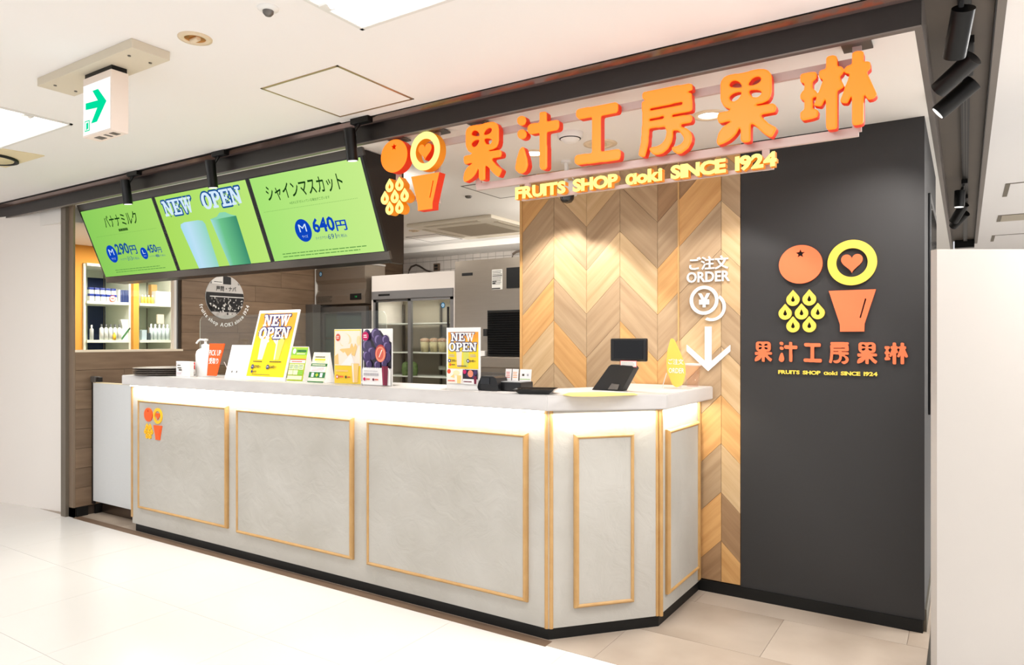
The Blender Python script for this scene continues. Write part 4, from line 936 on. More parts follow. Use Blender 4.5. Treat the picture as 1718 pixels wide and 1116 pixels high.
for i, (dx, lb) in enumerate(((0.085, 'clear cup of cut fruit in the display fridge, second from the middle door frame'), (0.165, 'clear cup of cut fruit in the display fridge, third from the middle door frame'), (0.235, 'clear cup of cut fruit in the display fridge, partly behind the NEW OPEN sign'))):
    dup(p0, (-4.175 + dx * 1.25, YK + 0.10, 1.195), lb)
m_leafg = mat('green_leaf_pack', C(120, 142, 80), rough=0.6, noise=0.5, nscale=50, col2=C(64, 92, 44))
for (x, lb) in ((-4.33, 'bag of green leaves behind the first sliding door of the display fridge'), (-4.42, 'small bag of green leaves at the grape poster, behind the first fridge door'), (-3.90, 'bag of green leaves low behind the second sliding door of the display fridge')):
    b = MB().lathe([(0.001, 0), (0.036, 0.0), (0.044, 0.05), (0.036, 0.11), (0.012, 0.13), (0.001, 0.13)], (x, YK + 0.12, 0.975), m_leafg, n=12)
    b.build('leaf_bag', label=lb, cat='bag')
MB().lathe([(0.001, 0), (0.02, 0.0), (0.028, 0.03), (0.022, 0.075), (0.001, 0.08)], (-3.86, YK + 0.12, 1.465), mat('yellow_green_fruit', C(168, 170, 60), rough=0.5), n=14).build('citrus_fruit', label='yellow green fruit on the top shelf of the display fridge', cat='fruit')
MB().box(-4.10, -3.86, YK + 0.20, YK + 0.34, 1.03, 1.07, mat('clear_tray_film', C(168, 166, 156), rough=0.2), 0.012).build('clear_food_tray', label='clear lidded food tray above the leaves in the display fridge', cat='tray')

ic_ = thing('ice_machine', 'tall stainless ice maker with black louvred front beside the oak wall', 'ice machine', (-3.2, 5.1, 0))
MB().box(-3.735, -2.62, YK - 0.02, YK + 0.6, 0.70, 1.99, m_steel).build('body', ic_)
MB().box(-3.735, -2.62, YK - 0.05, YK + 0.6, 1.075, 1.165, m_steel, 0.006).box(-3.735, -2.62, YK - 0.03, YK + 0.6, 0.955, 1.035, m_steeld, 0.004).box(-3.735, -2.62, YK - 0.02, YK + 0.6, 0.0, 0.93, mat('ice_bin_blue_grey', C(108, 112, 122), rough=0.5)).build('bin', ic_)
MB().box(-3.73, -2.62, YK - 0.035, YK, 0.925, 0.955, m_blk).build('bin_gap', ic_)
MB().box(-3.375, -2.70, YK - 0.045, YK - 0.02, 1.170, 1.555, m_blkmat).build('louvre_panel', ic_)
for i in range(19): MB().prism([(YK - 0.046, 1.182 + i * 0.0195), (YK - 0.060, 1.182 + i * 0.0195), (YK - 0.046, 1.196 + i * 0.0195)], -3.365, -2.71, m_blk, axis='x').build('louvre', ic_)
MB().cyl((-3.385, YK - 0.055, 1.34), (-3.385, YK - 0.055, 1.40), 0.022, m_blkmat, n=14).build('latch', ic_)
MB().box(-3.195, -2.80, YK - 0.028, YK - 0.018, 1.735, 1.905, m_blk).build('control_recess', ic_)
MB().box(-3.66, -3.545, YK - 0.0215, YK - 0.0195, 1.860, 1.885, m_blk).build('slot', ic_)
fd = Flat(frame((-3.29, YK - 0.0205, 1.81))); mlb = mat('label_paper', C(206, 204, 198), rough=0.6); mtx = mat('label_ink', C(60, 58, 56), rough=0.6)
fd.rect(-0.055, -0.08, 0.052, 0.088, mlb); fd.bars(-0.05, -0.04, 0.048, 0.08, 9, mtx, 0.4, 2); fd.rect(-0.05, 0.03, 0.048, 0.038, mtx); fd.rect(-0.05, -0.015, -0.008, -0.007, mtx); fd.rect(-0.05, -0.035, -0.018, -0.022, mtx); fd.rect(-0.055, -0.077, 0.03, -0.066, mtx); fd.build('rating_label', ic_)
MB().box(-3.46, -3.40, YK - 0.05, YK - 0.02, 1.170, 1.215, m_white, 0.004).build('paper_box', label='small white box on the ledge of the ice machine behind the NEW OPEN sign', cat='box')
# pipe, cable, socket on the tiled wall
MB().tube([(-3.97, 6.16, 1.99), (-3.969, 6.16, 2.164), (-3.956, 6.16, 2.205), (-3.917, 6.16, 2.224), (-3.859, 6.16, 2.230), (-3.6, 6.16, 2.232)], 0.012, mat('grey_brown_pipe', C(120, 104, 90), rough=0.5)).build('water_pipe', label='thin bent grey pipe rising behind the ice machine to the tiled wall', cat='pipe')
MB().tube([(-5.40, 6.16, 1.95), (-5.39, 6.16, 2.069), (-5.375, 6.16, 2.115), (-5.345, 6.16, 2.150), (-5.273, 6.16, 2.168), (-5.22, 6.16, 2.149), (-5.124, 6.16, 2.096), (-5.0, 6.16, 2.06), (-4.8, 6.16, 2.05)], 0.010, mat('dark_cable', C(78, 68, 60), rough=0.5)).build('power_cable', label='dark cable looping over the white head of the display fridge', cat='cable')
t = thing('wall_socket', 'brown power socket on the tiled wall above the display fridge', 'socket', (-4.994, 6.19, 2.09))
MB().box(-5.036, -4.951, 6.18, 6.198, 2.085, 2.170, mat('brown_socket', C(112, 92, 76), rough=0.5), 0.004).build('plate', t)
MB().box(-5.015, -4.975, 6.172, 6.181, 2.132, 2.155, m_blkmat).box(-5.015, -4.975, 6.172, 6.181, 2.098, 2.12, m_blkmat).build('outlet', t)

# round monochrome photograph print with curved lettering on the plank wall
FL = frame((XS + 0.001, 3.856, 1.685), PI / 2)
t = thing('round_photo_print', 'round black and white street photograph with curved white lettering on the plank wall', 'photograph', (XS, 3.856, 1.685))
R_ = 0.192; fp = Flat(FL, 0.004, 0.0003)
MB(FL).cyl((0, 0, 0), (0, 0, 0.0035), R_, m_white, n=48).build('disc', t)
g0 = mat('print_black', C(26, 24, 26), rough=0.6); g1_ = mat('print_grey', C(116, 112, 110), rough=0.6); g2_ = mat('print_light', C(198, 194, 190), rough=0.6); g3_ = mat('print_white', C(232, 230, 226), rough=0.6)
def disc_clip(a, b_, c_, d_): 
    pts = []
    for poly in [[(a, b_), (c_, b_), (c_, d_), (a, d_)]]:
        for i in range(36):
            th = 2 * PI * i / 36; nx, ny = math.cos(th), math.sin(th)
            poly = clip(poly, lambda p: R_ * 0.985 - (p[0] * nx + p[1] * ny))
            if len(poly) < 3: return None
        pts = poly
    return pts
def drect(a, b_, c_, d_, m):
    q_ = disc_clip(a, b_, c_, d_)
    if q_: fp.poly(q_, m)
drect(-.2, .06, .2, .2, g1_); drect(-.13, .11, -.02, .19, g3_); drect(-.02, .115, .06, .2, g0); drect(.06, .11, .13, .19, g2_); drect(-.11, .13, -.03, .135, g0)
drect(-.2, .035, .2, .115, g2_); drect(-.2, .03, .2, .04, g0); drect(-.2, -.13, .2, .03, g0); drect(-.2, -.2, .2, -.13, g2_); drect(-.15, .0, .2, .008, g3_)
fp.text('屋問・ナバ', -0.09, 0.052, 0.11, 0.098, g0, 0.02)
rq = random.Random(11)
for i in range(110):
    x, y = rq.uniform(-.17, .17), rq.uniform(-.15, -.01)
    if x * x + y * y < (R_ * 0.93) ** 2: fp.ell(x, y, rq.uniform(.003, .009), rq.uniform(.004, .013), rq.choice([g2_, g3_, g1_, g0]), 7)
fp.build('photograph', t)
mbl = MB(FL)
def arc_text(mb, s, r, a0, a1, size, m):
    ws = []; tot = 0
    for ch in s:
        if ch == ' ': ws.append(0.34); continue
        vs, fs = text_geo(ch, 0.03); ws.append(max(p[0] for p in vs) - min(p[0] for p in vs) + 0.10)
    tot = sum(ws); x = 0
    for ch, w_ in zip(s, ws):
        if ch != ' ':
            vs, fs = text_geo(ch, 0.03); xa = min(p[0] for p in vs); th = a0 + (a1 - a0) * (x + w_ / 2) / tot
            ct_, st_ = math.cos(th), math.sin(th); rx, ry = -st_, ct_   # glyph right direction along the arc (counter-clockwise)
            P = []
            for px_, py_ in vs:
                lx = (px_ - xa - (w_ - 0.1) / 2) * size; ly = py_ * size
                rad = r - ly
                P.append((rad * ct_ + lx * rx, rad * st_ + lx * ry, 0.002))
            mb.add(P, fs, m)
        x += w_
arc_text(mbl, 'fruits shop AOKI since 1924', R_ + 0.068, math.radians(196), math.radians(346), 0.047, m_wl); mbl.build('lettering', t)

# ================================================================ half-height gate
t = thing('half_height_gate', 'low white swing gate between the plank wall and the end of the counter', 'gate', (-5.16, 2.73, 0))
MB().box(-5.478, -4.83, 2.722, 2.745, 0.105, 0.985, mat('gate_white', C(208, 210, 210), rough=0.5, noise=0.03, nscale=90), 0.002).box(-5.478, -4.83, 2.722, 2.745, 0.985, 0.992, m_cm).build('leaf', t)
MB().box(-5.505, -5.478, 2.725, 2.742, 0.08, 0.995, m_blk).build('hinge_post', t)
MB().box(-5.505, -5.44, 2.715, 2.755, 0.990, 1.035, m_steeld, 0.004).box(-5.43, -5.395, 2.72, 2.75, 0.995, 1.03, m_blk, 0.004).build('hinge', t)
MB().box(-5.50, -4.80, 2.80, 2.95, 0, 0.085, mat('step_dark_metal', C(92, 76, 64), rough=0.25, metal=0.7)).build('floor_step', label='low dark metal floor step under the half-height gate', cat='step')

# ================================================================ side display on the end of the charcoal wall
FR = frame((-0.152, 3.97, 0.94), PI / 2)
t = thing('wall_display', 'tall slim black portrait display on the side face of the charcoal wall', 'screen', (-0.15, 4.35, 0.94))
MB(FR).box(0, 0.78, 0, 1.08, 0.0, 0.012, m_blk, 0.004).build('bezel', t)
MB(FR).box(0.03, 0.75, 0.04, 1.03, 0.0122, 0.0135, mat('display_glass', C(30, 36, 40), rough=0.06, spec=0.9, coat=1.0)).build('screen_glass', t)

# ================================================================ neighbour shop seen through the window
m_or = mat('orange_shop_wall', C(226, 158, 64), rough=0.8)
MB().box(-6.95, -6.9, 2.3, 3.333, 0, 2.19, m_or).box(-6.95, -6.9, 3.333, 4.23, 2.025, 2.19, m_or).box(-6.95, -6.9, 4.23, 7, 0, 2.19, m_or).box(-7.4, -7.36, 2.4, 7, 0, 2.19, m_or).build('wall_neighbour', kind='structure')
XB = -6.9
m_su = mat('shelf_white', C(224, 228, 214), rough=0.6)
def bay(y0, y1, label, blue=False):
    t = thing('display_shelf', label, 'shelf', (XB, (y0 + y1) / 2, 0))
    MB().box(XB - 0.42, XB + 0.02, y0, y0 + 0.02, 0, 2.02, m_su).build('side_panel', t)
    MB().box(XB - 0.42, XB + 0.02, y1 - 0.02, y1, 0, 2.02, m_su).build('side_panel', t)
    MB().box(XB - 0.44, XB - 0.42, y0, y1, 0, 2.02, m_su).build('back_panel', t)
    if blue: MB().box(XB - 0.42, XB - 0.417, y0 + 0.25, y1, 1.0, 1.93, mat('blue_backing', C(18, 40, 84), rough=0.7)).build('blue_backing', t)
    for z_ in (0.93, 1.283, 1.648, 2.0): MB().box(XB - 0.42, XB + 0.04, y0 + 0.02, y1 - 0.02, z_, z_ + 0.026, m_su).build('shelf_board', t)
    for y in (y0 + 0.035, y1 - 0.04): MB().box(XB - 0.416, XB - 0.412, y, y + 0.008, 0.3, 2.0, m_vg).build('slotted_upright', t)
    return t
bay(3.335, 3.775, 'white shop shelf bay with blue backing seen through the window, next to the orange wall', True)
bay(3.835, 4.22, 'white shop shelf bay with clear bottles seen through the window, nearest the white window jamb')
MB().box(XB - 0.02, XB + 0.06, 3.778, 3.832, 0, 2.05, m_or).build('shelf_pillar', label='narrow orange pillar between the two white shelf bays', cat='pillar')
m_jar = mat('jar_white', C(236, 238, 236), rough=0.4); m_navy = mat('navy_lid', C(20, 50, 140), rough=0.4)
ZA, ZB = 1.648 + 0.026, 1.283 + 0.026
def jar(x, y, z_, lb, grp):
    p = thing('cosmetic_jar', lb, 'jar', (x, y, z_), grp)
    MB().box(x - 0.02, x + 0.02, y - 0.021, y + 0.021, z_, z_ + 0.045, m_jar, 0.004).build('body', p)
    MB().box(x - 0.021, x + 0.021, y - 0.022, y + 0.022, z_ + 0.045, z_ + 0.068, m_navy, 0.003).build('lid', p); return p
j0 = jar(XB + 0.02, 3.40, ZA, 'navy lidded white jar, first from the orange wall in the front row', 'navy lidded jars on the upper shelf')
NTH = ['first', 'second', 'third', 'fourth', 'fifth', 'sixth']
for i in range(1, 5): dup(j0, (XB + 0.02, 3.40 + i * 0.052, ZA), 'navy lidded white jar, %s from the orange wall in the front row' % NTH[i])
for i in range(5): dup(j0, (XB - 0.13, 3.47 + i * 0.052, ZA + 0.07), 'navy lidded white jar, %s from the orange wall on the raised back row' % NTH[i], 'navy lidded jars on the raised row')
MB().box(XB - 0.17, XB - 0.09, 3.44, 3.74, ZA, ZA + 0.07, m_jar).build('display_riser', label='white riser under the back row of navy lidded jars', cat='riser')
for i in range(5):
    MB().box(XB - 0.02, XB + 0.02, 3.655 + i * 0.021, 3.672 + i * 0.021, ZA, ZA + 0.12, mat('navy_box', C(40, 58, 112), rough=0.5) if i else m_jar).build('slim_box', label='slim upright box beside the navy lidded jars, %s of five from the jars' % NTH[i], cat='box', group='slim boxes on the upper shelf')
t = thing('price_burst', 'small red and white starburst price tag on the upper shelf of the blue-backed bay', 'price tag', (XB + 0.045, 3.585, ZA))
FT = frame((XB + 0.046, 3.585, ZA + 0.03), PI / 2); f_ = Flat(FT); f_.poly(starp(0, 0, 0.034, 0.026, 12), mat('tag_red', C(220, 90, 60), rough=0.6)); f_.poly(starp(0, 0, 0.026, 0.021, 12), m_jar); f_.rect(-0.015, -0.006, 0.015, 0.006, mat('tag_red', C(220, 90, 60))); f_.build('tag', t)
m_bot = mat('pale_bottle', C(226, 230, 228), rough=0.3)
def bottle(x, y, z_, hgt, r, lb, grp, body=m_bot, cap=m_jar, nm='bottle'):
    p = thing(nm, lb, 'bottle', (x, y, z_), grp)
    MB().lathe([(0.001, 0), (r, 0), (r, hgt * 0.72), (r * 0.4, hgt * 0.8), (r * 0.4, hgt * 0.82), (0.001, hgt * 0.82)], (x, y, z_), body, n=14).build('body', p)
    MB().lathe([(r * 0.45, hgt * 0.82), (r * 0.45, hgt), (0.001, hgt)], (x, y, z_), cap, n=12).build('cap', p); return p
q0 = bottle(XB + 0.01, 3.50, ZB, 0.15, 0.018, 'white bottle on the lower shelf of the blue-backed bay, first after the silver bottle', 'white bottles on the lower shelf', cap=mat('dark_cap', C(80, 82, 86), rough=0.4))
for i in range(1, 5): dup(q0, (XB + 0.01, 3.50 + i * 0.042, ZB), 'white bottle on the lower shelf of the blue-backed bay, %s after the silver bottle' % NTH[i])
bottle(XB + 0.0, 3.415, ZB, 0.14, 0.017, 'silver pump bottle nearest the side panel on the lower shelf', None, body=mat('silver_body', C(186, 190, 190), rough=0.3))
bottle(XB + 0.03, 3.61, ZB, 0.07, 0.014, 'tiny yellow bottle in front of the white bottles on the lower shelf', None, body=mat('yellow_body', C(240, 196, 50), rough=0.4), cap=mat('yellow_body', C(240, 196, 50)))
MB().prism([(3.66, ZB), (3.765, ZB), (3.765, ZB + 0.20), (3.68, ZB + 0.20), (3.70, ZB + 0.12)], XB - 0.03, XB + 0.01, m_jar, axis='x').build('showcard', label='white folded showcard leaning beside the white bottles on the lower shelf', cat='card')
MB().prism([(3.672, ZB), (3.69, ZB), (3.77, ZB + 0.11), (3.765, ZB + 0.125)], XB + 0.012, XB + 0.02, mat('green_ribbon', C(64, 120, 72), rough=0.6), axis='x').build('green_strip', label='slanting green strip across the white folded showcard', cat='ribbon')
c0 = bottle(XB + 0.0, 3.99, ZB, 0.16, 0.020, 'clear bottle on the lower shelf, first after the dark square bottle', 'clear bottles on the lower shelf', body=mat('clear_blue_bottle', C(206, 220, 222), rough=0.25))
for i in range(1, 5): dup(c0, (XB, 3.99 + i * 0.043, ZB), 'clear bottle on the lower shelf, %s after the dark square bottle' % NTH[i])
MB().box(XB - 0.02, XB + 0.02, 3.885, 3.935, ZB, ZB + 0.10, mat('blue_grey_pack', C(176, 194, 202), rough=0.4), 0.003).build('blue_pack', label='pale blue grey pack next to the dark square bottle on the lower shelf', cat='box')
t = thing('square_bottle', 'dark grey square bottle with tall stopper on the lower shelf', 'bottle', (XB, 3.955, ZB))
MB().box(XB + 0.0, XB + 0.03, 3.942, 3.968, ZB, ZB + 0.07, mat('dark_grey_bottle', C(70, 80, 84), rough=0.3), 0.003).build('body', t); MB().box(XB + 0.01, XB + 0.02, 3.950, 3.960, ZB + 0.07, ZB + 0.13, m_vg).build('stopper', t)
MB().box(XB - 0.01, XB + 0.01, 4.05, 4.12, ZB + 0.165, ZB + 0.26, mat('cream_box', C(232, 220, 194), rough=0.5)).build('picture_box', label='cream box with a dark picture standing above the clear bottles', cat='box')
MB().box(XB - 0.06, XB + 0.02, 4.03, 4.19, ZA, ZA + 0.13, m_jar, 0.004).build('white_carton', label='white patterned carton on the upper shelf of the bay by the white jamb', cat='box')
MB().box(XB - 0.12, XB - 0.065, 4.03, 4.09, ZA, ZA + 0.20, mat('kraft_box', C(196, 152, 92), rough=0.7)).build('kraft_box', label='brown kraft box behind the white carton on the upper shelf', cat='box')
k0 = bottle(XB + 0.0, 3.90, ZA, 0.085, 0.015, 'short yellow bottle on the upper shelf, first from the orange pillar', 'yellow bottles on the upper shelf', body=mat('pale_yellow_body', C(240, 206, 96), rough=0.4))
for i in range(1, 4): dup(k0, (XB, 3.90 + i * 0.034, ZA), 'short yellow bottle on the upper shelf, %s from the orange pillar' % NTH[i])
# small ceiling lamp of the neighbour shop
downlight(-5.85, 2.93, 2.19, 0.07, 'lit round lamp in the neighbouring shop ceiling beside the first menu screen', lit=m_tube)

# ================================================================ things on the counter
ZT = 1.0665
m_paper = mat('white_paper', C(246, 244, 242), rough=0.7)
m_clear = m_clearest
yel = mat('poster_yellow', C(252, 214, 6), rough=0.6); ora = mat('poster_orange', C(248, 160, 14), rough=0.6); navy = mat('poster_navy', C(44, 42, 104), rough=0.6)
ink = mat('poster_ink', C(70, 60, 40), rough=0.6); redc = mat('poster_red', C(224, 84, 50), rough=0.6)
gr_l = mat('print_lime', C(190, 208, 40), rough=0.6); gr_d = mat('print_deep_green', C(24, 108, 52), rough=0.6); gr_p = mat('print_pale_green', C(226, 238, 190), rough=0.6); gr_m = mat('print_mid_green', C(140, 196, 60), rough=0.6)
def grad(name, ca, cb, ax, a, b_):
    """flat print with a printed two-colour gradient"""
    if name in MATS: return MATS[name]
    m = bpy.data.materials.new(name); m.use_nodes = True; nt = m.node_tree; p = nt.nodes['Principled BSDF']; p.inputs['Roughness'].default_value = 0.6
    tc = nt.nodes.new('ShaderNodeTexCoord'); sx = nt.nodes.new('ShaderNodeSeparateXYZ'); r = nt.nodes.new('ShaderNodeMapRange'); mx = nt.nodes.new('ShaderNodeMix'); mx.data_type = 'RGBA'
    r.inputs['From Min'].default_value = a; r.inputs['From Max'].default_value = b_
    nt.links.new(tc.outputs['Object'], sx.inputs[0]); nt.links.new(sx.outputs[ax], r.inputs['Value']); nt.links.new(r.outputs[0], mx.inputs[0])
    mx.inputs[6].default_value = C(*ca); mx.inputs[7].default_value = C(*cb); nt.links.new(mx.outputs[2], p.inputs['Base Color'])
    MATS[name] = m; return m

# plates: a stack of dark round trays
pl0 = MB().lathe([(0.001, 0.004), (0.17, 0.004), (0.205, 0.013), (0.214, 0.0135), (0.214, 0.011), (0.19, 0.0), (0.001, 0.0)], (-4.615, 2.785, ZT), mat('dark_brown_tray', C(84, 74, 68), rough=0.3, spec=0.6), n=48)
p = pl0.build('round_tray', label='round dark brown serving tray, lowest of the stack at the counter end', cat='tray', group='round trays stacked at the counter end')
for i, lb in enumerate(('second from the bottom of the stack', 'third from the bottom of the stack', 'topmost of the stack')):
    q_ = p.copy(); COL.objects.link(q_); q_.location.z += 0.0128 * (i + 1); q_['label'] = 'round dark brown serving tray, %s at the counter end' % lb
# small notice block
t = thing('notice_block', 'small white square notice block between the tray stack and the pump bottle', 'notice', (-4.30, 2.70, ZT))
MB().box(-4.36, -4.21, 2.690, 2.72, ZT, ZT + 0.100, m_paper, 0.002).build('block', t)
f_ = Flat(frame((-4.36, 2.6895, ZT))); f_.ring(0.045, 0.05, 0.001, 0.0005, ink, 4)
rl = mat('notice_border', C(206, 180, 190), rough=0.6)
for a in ((.006, .008, .074, .0095), (.006, .087, .074, .0885), (.006, .008, .0075, .0885), (.0725, .008, .074, .0885)): f_.rect(*a, rl)
f_.bars(.018, .070, .060, .078, 1, ink, 0.8, 2); f_.bars(.020, .052, .064, .062, 1, ink, 0.8, 3); f_.bars(.032, .038, .068, .049, 1, ink, 0.9, 4); f_.bars(.014, .014, .066, .030, 2, rl, 0.5, 5)
f_.build('print', t)
# pump bottle
t = thing('pump_bottle', 'white hand sanitiser pump bottle with a red label beside the orange pick-up sign', 'bottle', (-4.205, 2.80, ZT))
c_ = (-4.205, 2.80, ZT); m_pb = mat('bottle_white', C(240, 240, 238), rough=0.35)
b = MB(); S_ = []
for z_, rx, ry in ((0, .082, .042), (.004, .086, .046), (.10, .086, .046), (.14, .088, .046), (.165, .080, .042), (.178, .060, .034), (.186, .026, .024), (.190, .026, .024)):
    S_.append([(c_[0] + rx * math.cos(2 * PI * k / 32), c_[1] + ry * math.sin(2 * PI * k / 32), c_[2] + z_) for k in range(32)])
vs = [p_ for r_ in S_ for p_ in r_]
b.add(vs, [(i * 32 + k, i * 32 + (k + 1) % 32, (i + 1) * 32 + (k + 1) % 32, (i + 1) * 32 + k) for i in range(len(S_) - 1) for k in range(32)], m_pb, True).build('body', t)
MB().lathe([(.026, .188), (.026, .208), (.014, .212), (.0085, .214), (.0085, .232), (.016, .234), (.016, .246), (.001, .248)], c_, m_pb, n=20).tube([(c_[0], c_[1], c_[2] + .240), (c_[0] - .055, c_[1] - .004, c_[2] + .241), (c_[0] - .072, c_[1] - .005, c_[2] + .234), (c_[0] - .090, c_[1] - .006, c_[2] + .217)], 0.0065, m_pb).build('pump_head', t)
f_ = Flat(frame((c_[0] - 0.050, c_[1] - 0.0465, ZT))); f_.rect(-.030, .012, .012, .095, m_paper); f_.rect(-.026, .055, .008, .092, mat('label_red', C(222, 52, 40), rough=0.5)); f_.poly([(-.026, .055), (.008, .044), (.008, .056), (-.01, .060)], mat('label_red', C(222, 52, 40))); f_.rect(-.020, .074, .004, .078, m_paper); f_.rect(-.012, .02, -.004, .03, ink); f_.build('label_print', t)
# PICK UP sign, cup shaped
m_pu = mat('pickup_orange', C(250, 88, 6), rough=0.4)
FP = frame((-4.005, 2.715, ZT + 0.012), 0.03, 0.13)
t = thing('pick_up_sign', 'orange cup-shaped PICK UP sign on a clear stand beside the pump bottle', 'sign', (-4.005, 2.74, ZT))
MB(FP).prism([(-.048, 0), (.044, 0), (.090, .205), (-.058, .205)], 0, .006, m_pu).build('board', t)
f_ = Flat(FP, .0066); f_.text('PICK UP', -.048, .128, .066, .164, m_paper, 0.006); f_.text('受取り', -.042, .075, .050, .114, m_paper, 0.012); f_.build('lettering', t)
MB(FP).box(-.05, .046, -.012, .001, .0, .03, m_clear).box(-.03, .03, 0.0, .09, -.006, -.002, m_clear).build('clear_stand', t)
MB().tube([(-3.965, 2.77, ZT + 0.10), (-3.93, 2.80, ZT)], 0.0025, m_white, 6).build('prop', t)
# leaning cards
def lean_card(nm, label, u0, u1, hgt, lean_, y=2.72, rise=0.0, yaw=0.0, frame_m=None, cat='card', back=0.05, thick=0.003):
    t = thing(nm, label, cat, ((u0 + u1) / 2, y + 0.02, ZT))
    tl = math.asin(min(lean_ / hgt, 0.9)); F = frame(((u0 + u1) / 2, y, ZT + rise), yaw, tl)
    w_ = (u1 - u0) / 2
    MB(F).box(-w_, w_, 0, hgt, -thick, 0, frame_m or m_paper).build('board', t)
    return t, F, w_
t, F, w_ = lean_card('menu_card', 'plain white leaning card with faint print between the pick-up sign and the tall poster', -3.862, -3.672, 0.215, 0.055, y=2.70)
f_ = Flat(F); pg = mat('faint_print', C(196, 196, 200), rough=0.7); f_.bars(-w_ + .03, .12, w_ - .03, .185, 6, pg, .25, 3); f_.bars(-w_ + .02, .07, w_ - .02, .11, 4, pg, .25, 4); f_.ell(-.035, .045, .005, .007, ink, 12); f_.ell(.012, .045, .005, .007, ink, 12); f_.build('print', t)
MB(F).box(-w_, w_, -.001, .012, .0, .012, m_clear).build('stand_lip', t)
# tall NEW OPEN poster
t, F, w_ = lean_card('tall_poster', 'tall leaning yellow poster reading NEW OPEN with two smoothies, white framed', -3.672, -3.302, 0.435, 0.115, y=2.70, frame_m=m_paper, cat='poster', thick=.006)
f_ = Flat(F, .0008); H_ = .435
bgm = grad('poster_yellow_orange', (253, 218, 0), (248, 158, 26), 2, 0.16, 0.34)
f_.rect(-w_ + .016, .022, w_ - .016, H_ - .018, bgm)
pk = mat('print_banana_drink', C(250, 226, 206), rough=0.6); gn = mat('print_green_drink', C(214, 216, 96), rough=0.6); pkh = mat('print_highlight', C(255, 246, 236), rough=0.6)
for a in ((-.15, .30, -.06, .20), (-.12, .33, -.04, .23), (-.02, .27, .05, .21)): f_.poly([(a[0], a[1]), (a[2], a[3]), (a[2] + .012, a[3] + .008), (a[0] + .012, a[1] + .010)], pkh)
f_.poly([(-.098, .125), (-.055, .125), (-.038, .255), (-.108, .255)], pk); f_.poly([(-.095, .125), (-.084, .125), (-.092, .252), (-.105, .252)], pkh)
f_.poly([(.048, .125), (.095, .125), (.112, .262), (.036, .262)], gn); f_.poly([(.051, .125), (.060, .125), (.052, .258), (.039, .258)], pkh)
slab(f_, 'NEW', -.118, .335, .120, .405, m_paper, navy, 0.09); slab(f_, 'OPEN', -.135, .255, .140, .325, m_paper, navy, 0.09)
f_.bars(-.13, .108, -.03, .118, 1, ink, .6, 2); f_.bars(.02, .108, .13, .118, 1, ink, .6, 3)
for u, s_ in ((-.125, '290'), (.015, '640')): f_.ell(u, .080, .014, .014, navy, 20); f_.text('M', u - .006, .075, u + .006, .086, m_paper); f_.text(s_, u + .018, .072, u + .062, .090, ink, .02); f_.text('円', u + .066, .073, u + .078, .085, ink)
f_.ell(-.118, .050, .009, .009, navy, 16); f_.text('450', -.104, .045, -.076, .056, ink, .02); f_.bars(-.11, .030, .08, .036, 1, ink, .5, 6)
f_.build('print', t)
MB(F).box(-w_ - .002, w_ + .002, -.002, .014, .0, .014, m_clear).build('stand_lip', t)
MB().box(-3.32, -3.312, 2.73, 2.86, ZT, ZT + 0.006, m_clear).tube([(-3.315, 2.735, ZT + .22), (-3.315, 2.85, ZT + .004)], .003, m_clear, 6).build('stand_leg', t)
# two green cards
t, F, w_ = lean_card('rate_card', 'small lime green card with grid of print, right after the tall yellow poster', -3.285, -3.150, 0.205, 0.045, y=2.70)
f_ = Flat(F); f_.rect(-w_, .004, w_, .202, gr_l); f_.rect(-w_, .155, w_, .196, gr_m); f_.ell(-w_ + .025, .178, .013, .016, m_paper, 20); f_.bars(-.02, .172, .062, .186, 1, gr_d, .9, 4); f_.bars(-.02, .158, .06, .168, 1, gr_p, .7, 5)
f_.rect(-w_, .128, w_, .133, redc); f_.rect(-w_ + .004, .108, w_ - .004, .126, m_paper); f_.bars(-.05, .112, .05, .122, 1, redc, .6, 5)
for i in range(3): f_.rect(-w_ + .006 + i * .042, .070, -w_ + .044 + i * .042, .102, gr_p); f_.bars(-w_ + .009 + i * .042, .074, -w_ + .041 + i * .042, .098, 3, gr_d, .35, i)
for i in range(2): f_.rect(-w_ + .006 + i * .042, .040, -w_ + .044 + i * .042, .066, gr_p)
f_.rect(-w_ + .09, .040, w_ - .006, .066, gr_m); f_.rect(-w_ + .006, .012, w_ - .006, .034, gr_p); f_.build('print', t)
MB().prism([(2.705, ZT), (2.79, ZT), (2.745, ZT + 0.20)], -3.1495, -3.1465, m_paper, axis='x').build('side_flap', t)
t, F, w_ = lean_card('rate_card', 'small cream and dark green card between the lime card and the peach poster', -3.107, -2.977, 0.175, 0.048, y=2.70)
f_ = Flat(F); cr_ = mat('print_cream', C(250, 244, 206), rough=0.6); f_.rect(-w_, .002, w_, .173, cr_); f_.bars(-.045, .142, .05, .154, 1, ink, .6, 2); f_.bars(-.045, .126, .045, .139, 1, yel, .9, 3); f_.bars(-.03, .116, .04, .122, 1, yel, .6, 4)
f_.rect(-w_, .094, w_, .110, gr_d); f_.bars(-.055, .096, .055, .108, 1, cr_, .5, 4); f_.rect(-w_ + .008, .062, w_ - .008, .092, m_paper); f_.bars(-.05, .066, .05, .090, 3, redc, .3, 5); f_.rect(-w_, .028, w_, .060, gr_d)
f_.rect(-.045, .032, -.025, .056, m_paper); f_.rect(.025, .032, .045, .056, m_paper); f_.poly(starp(0, .044, .013, .007, 4), gr_l); f_.rect(-w_, .002, w_, .008, gr_d); f_.build('print', t)
MB().prism([(2.705, ZT), (2.78, ZT), (2.745, ZT + 0.17)], -2.9765, -2.9735, m_paper, axis='x').build('side_flap', t)
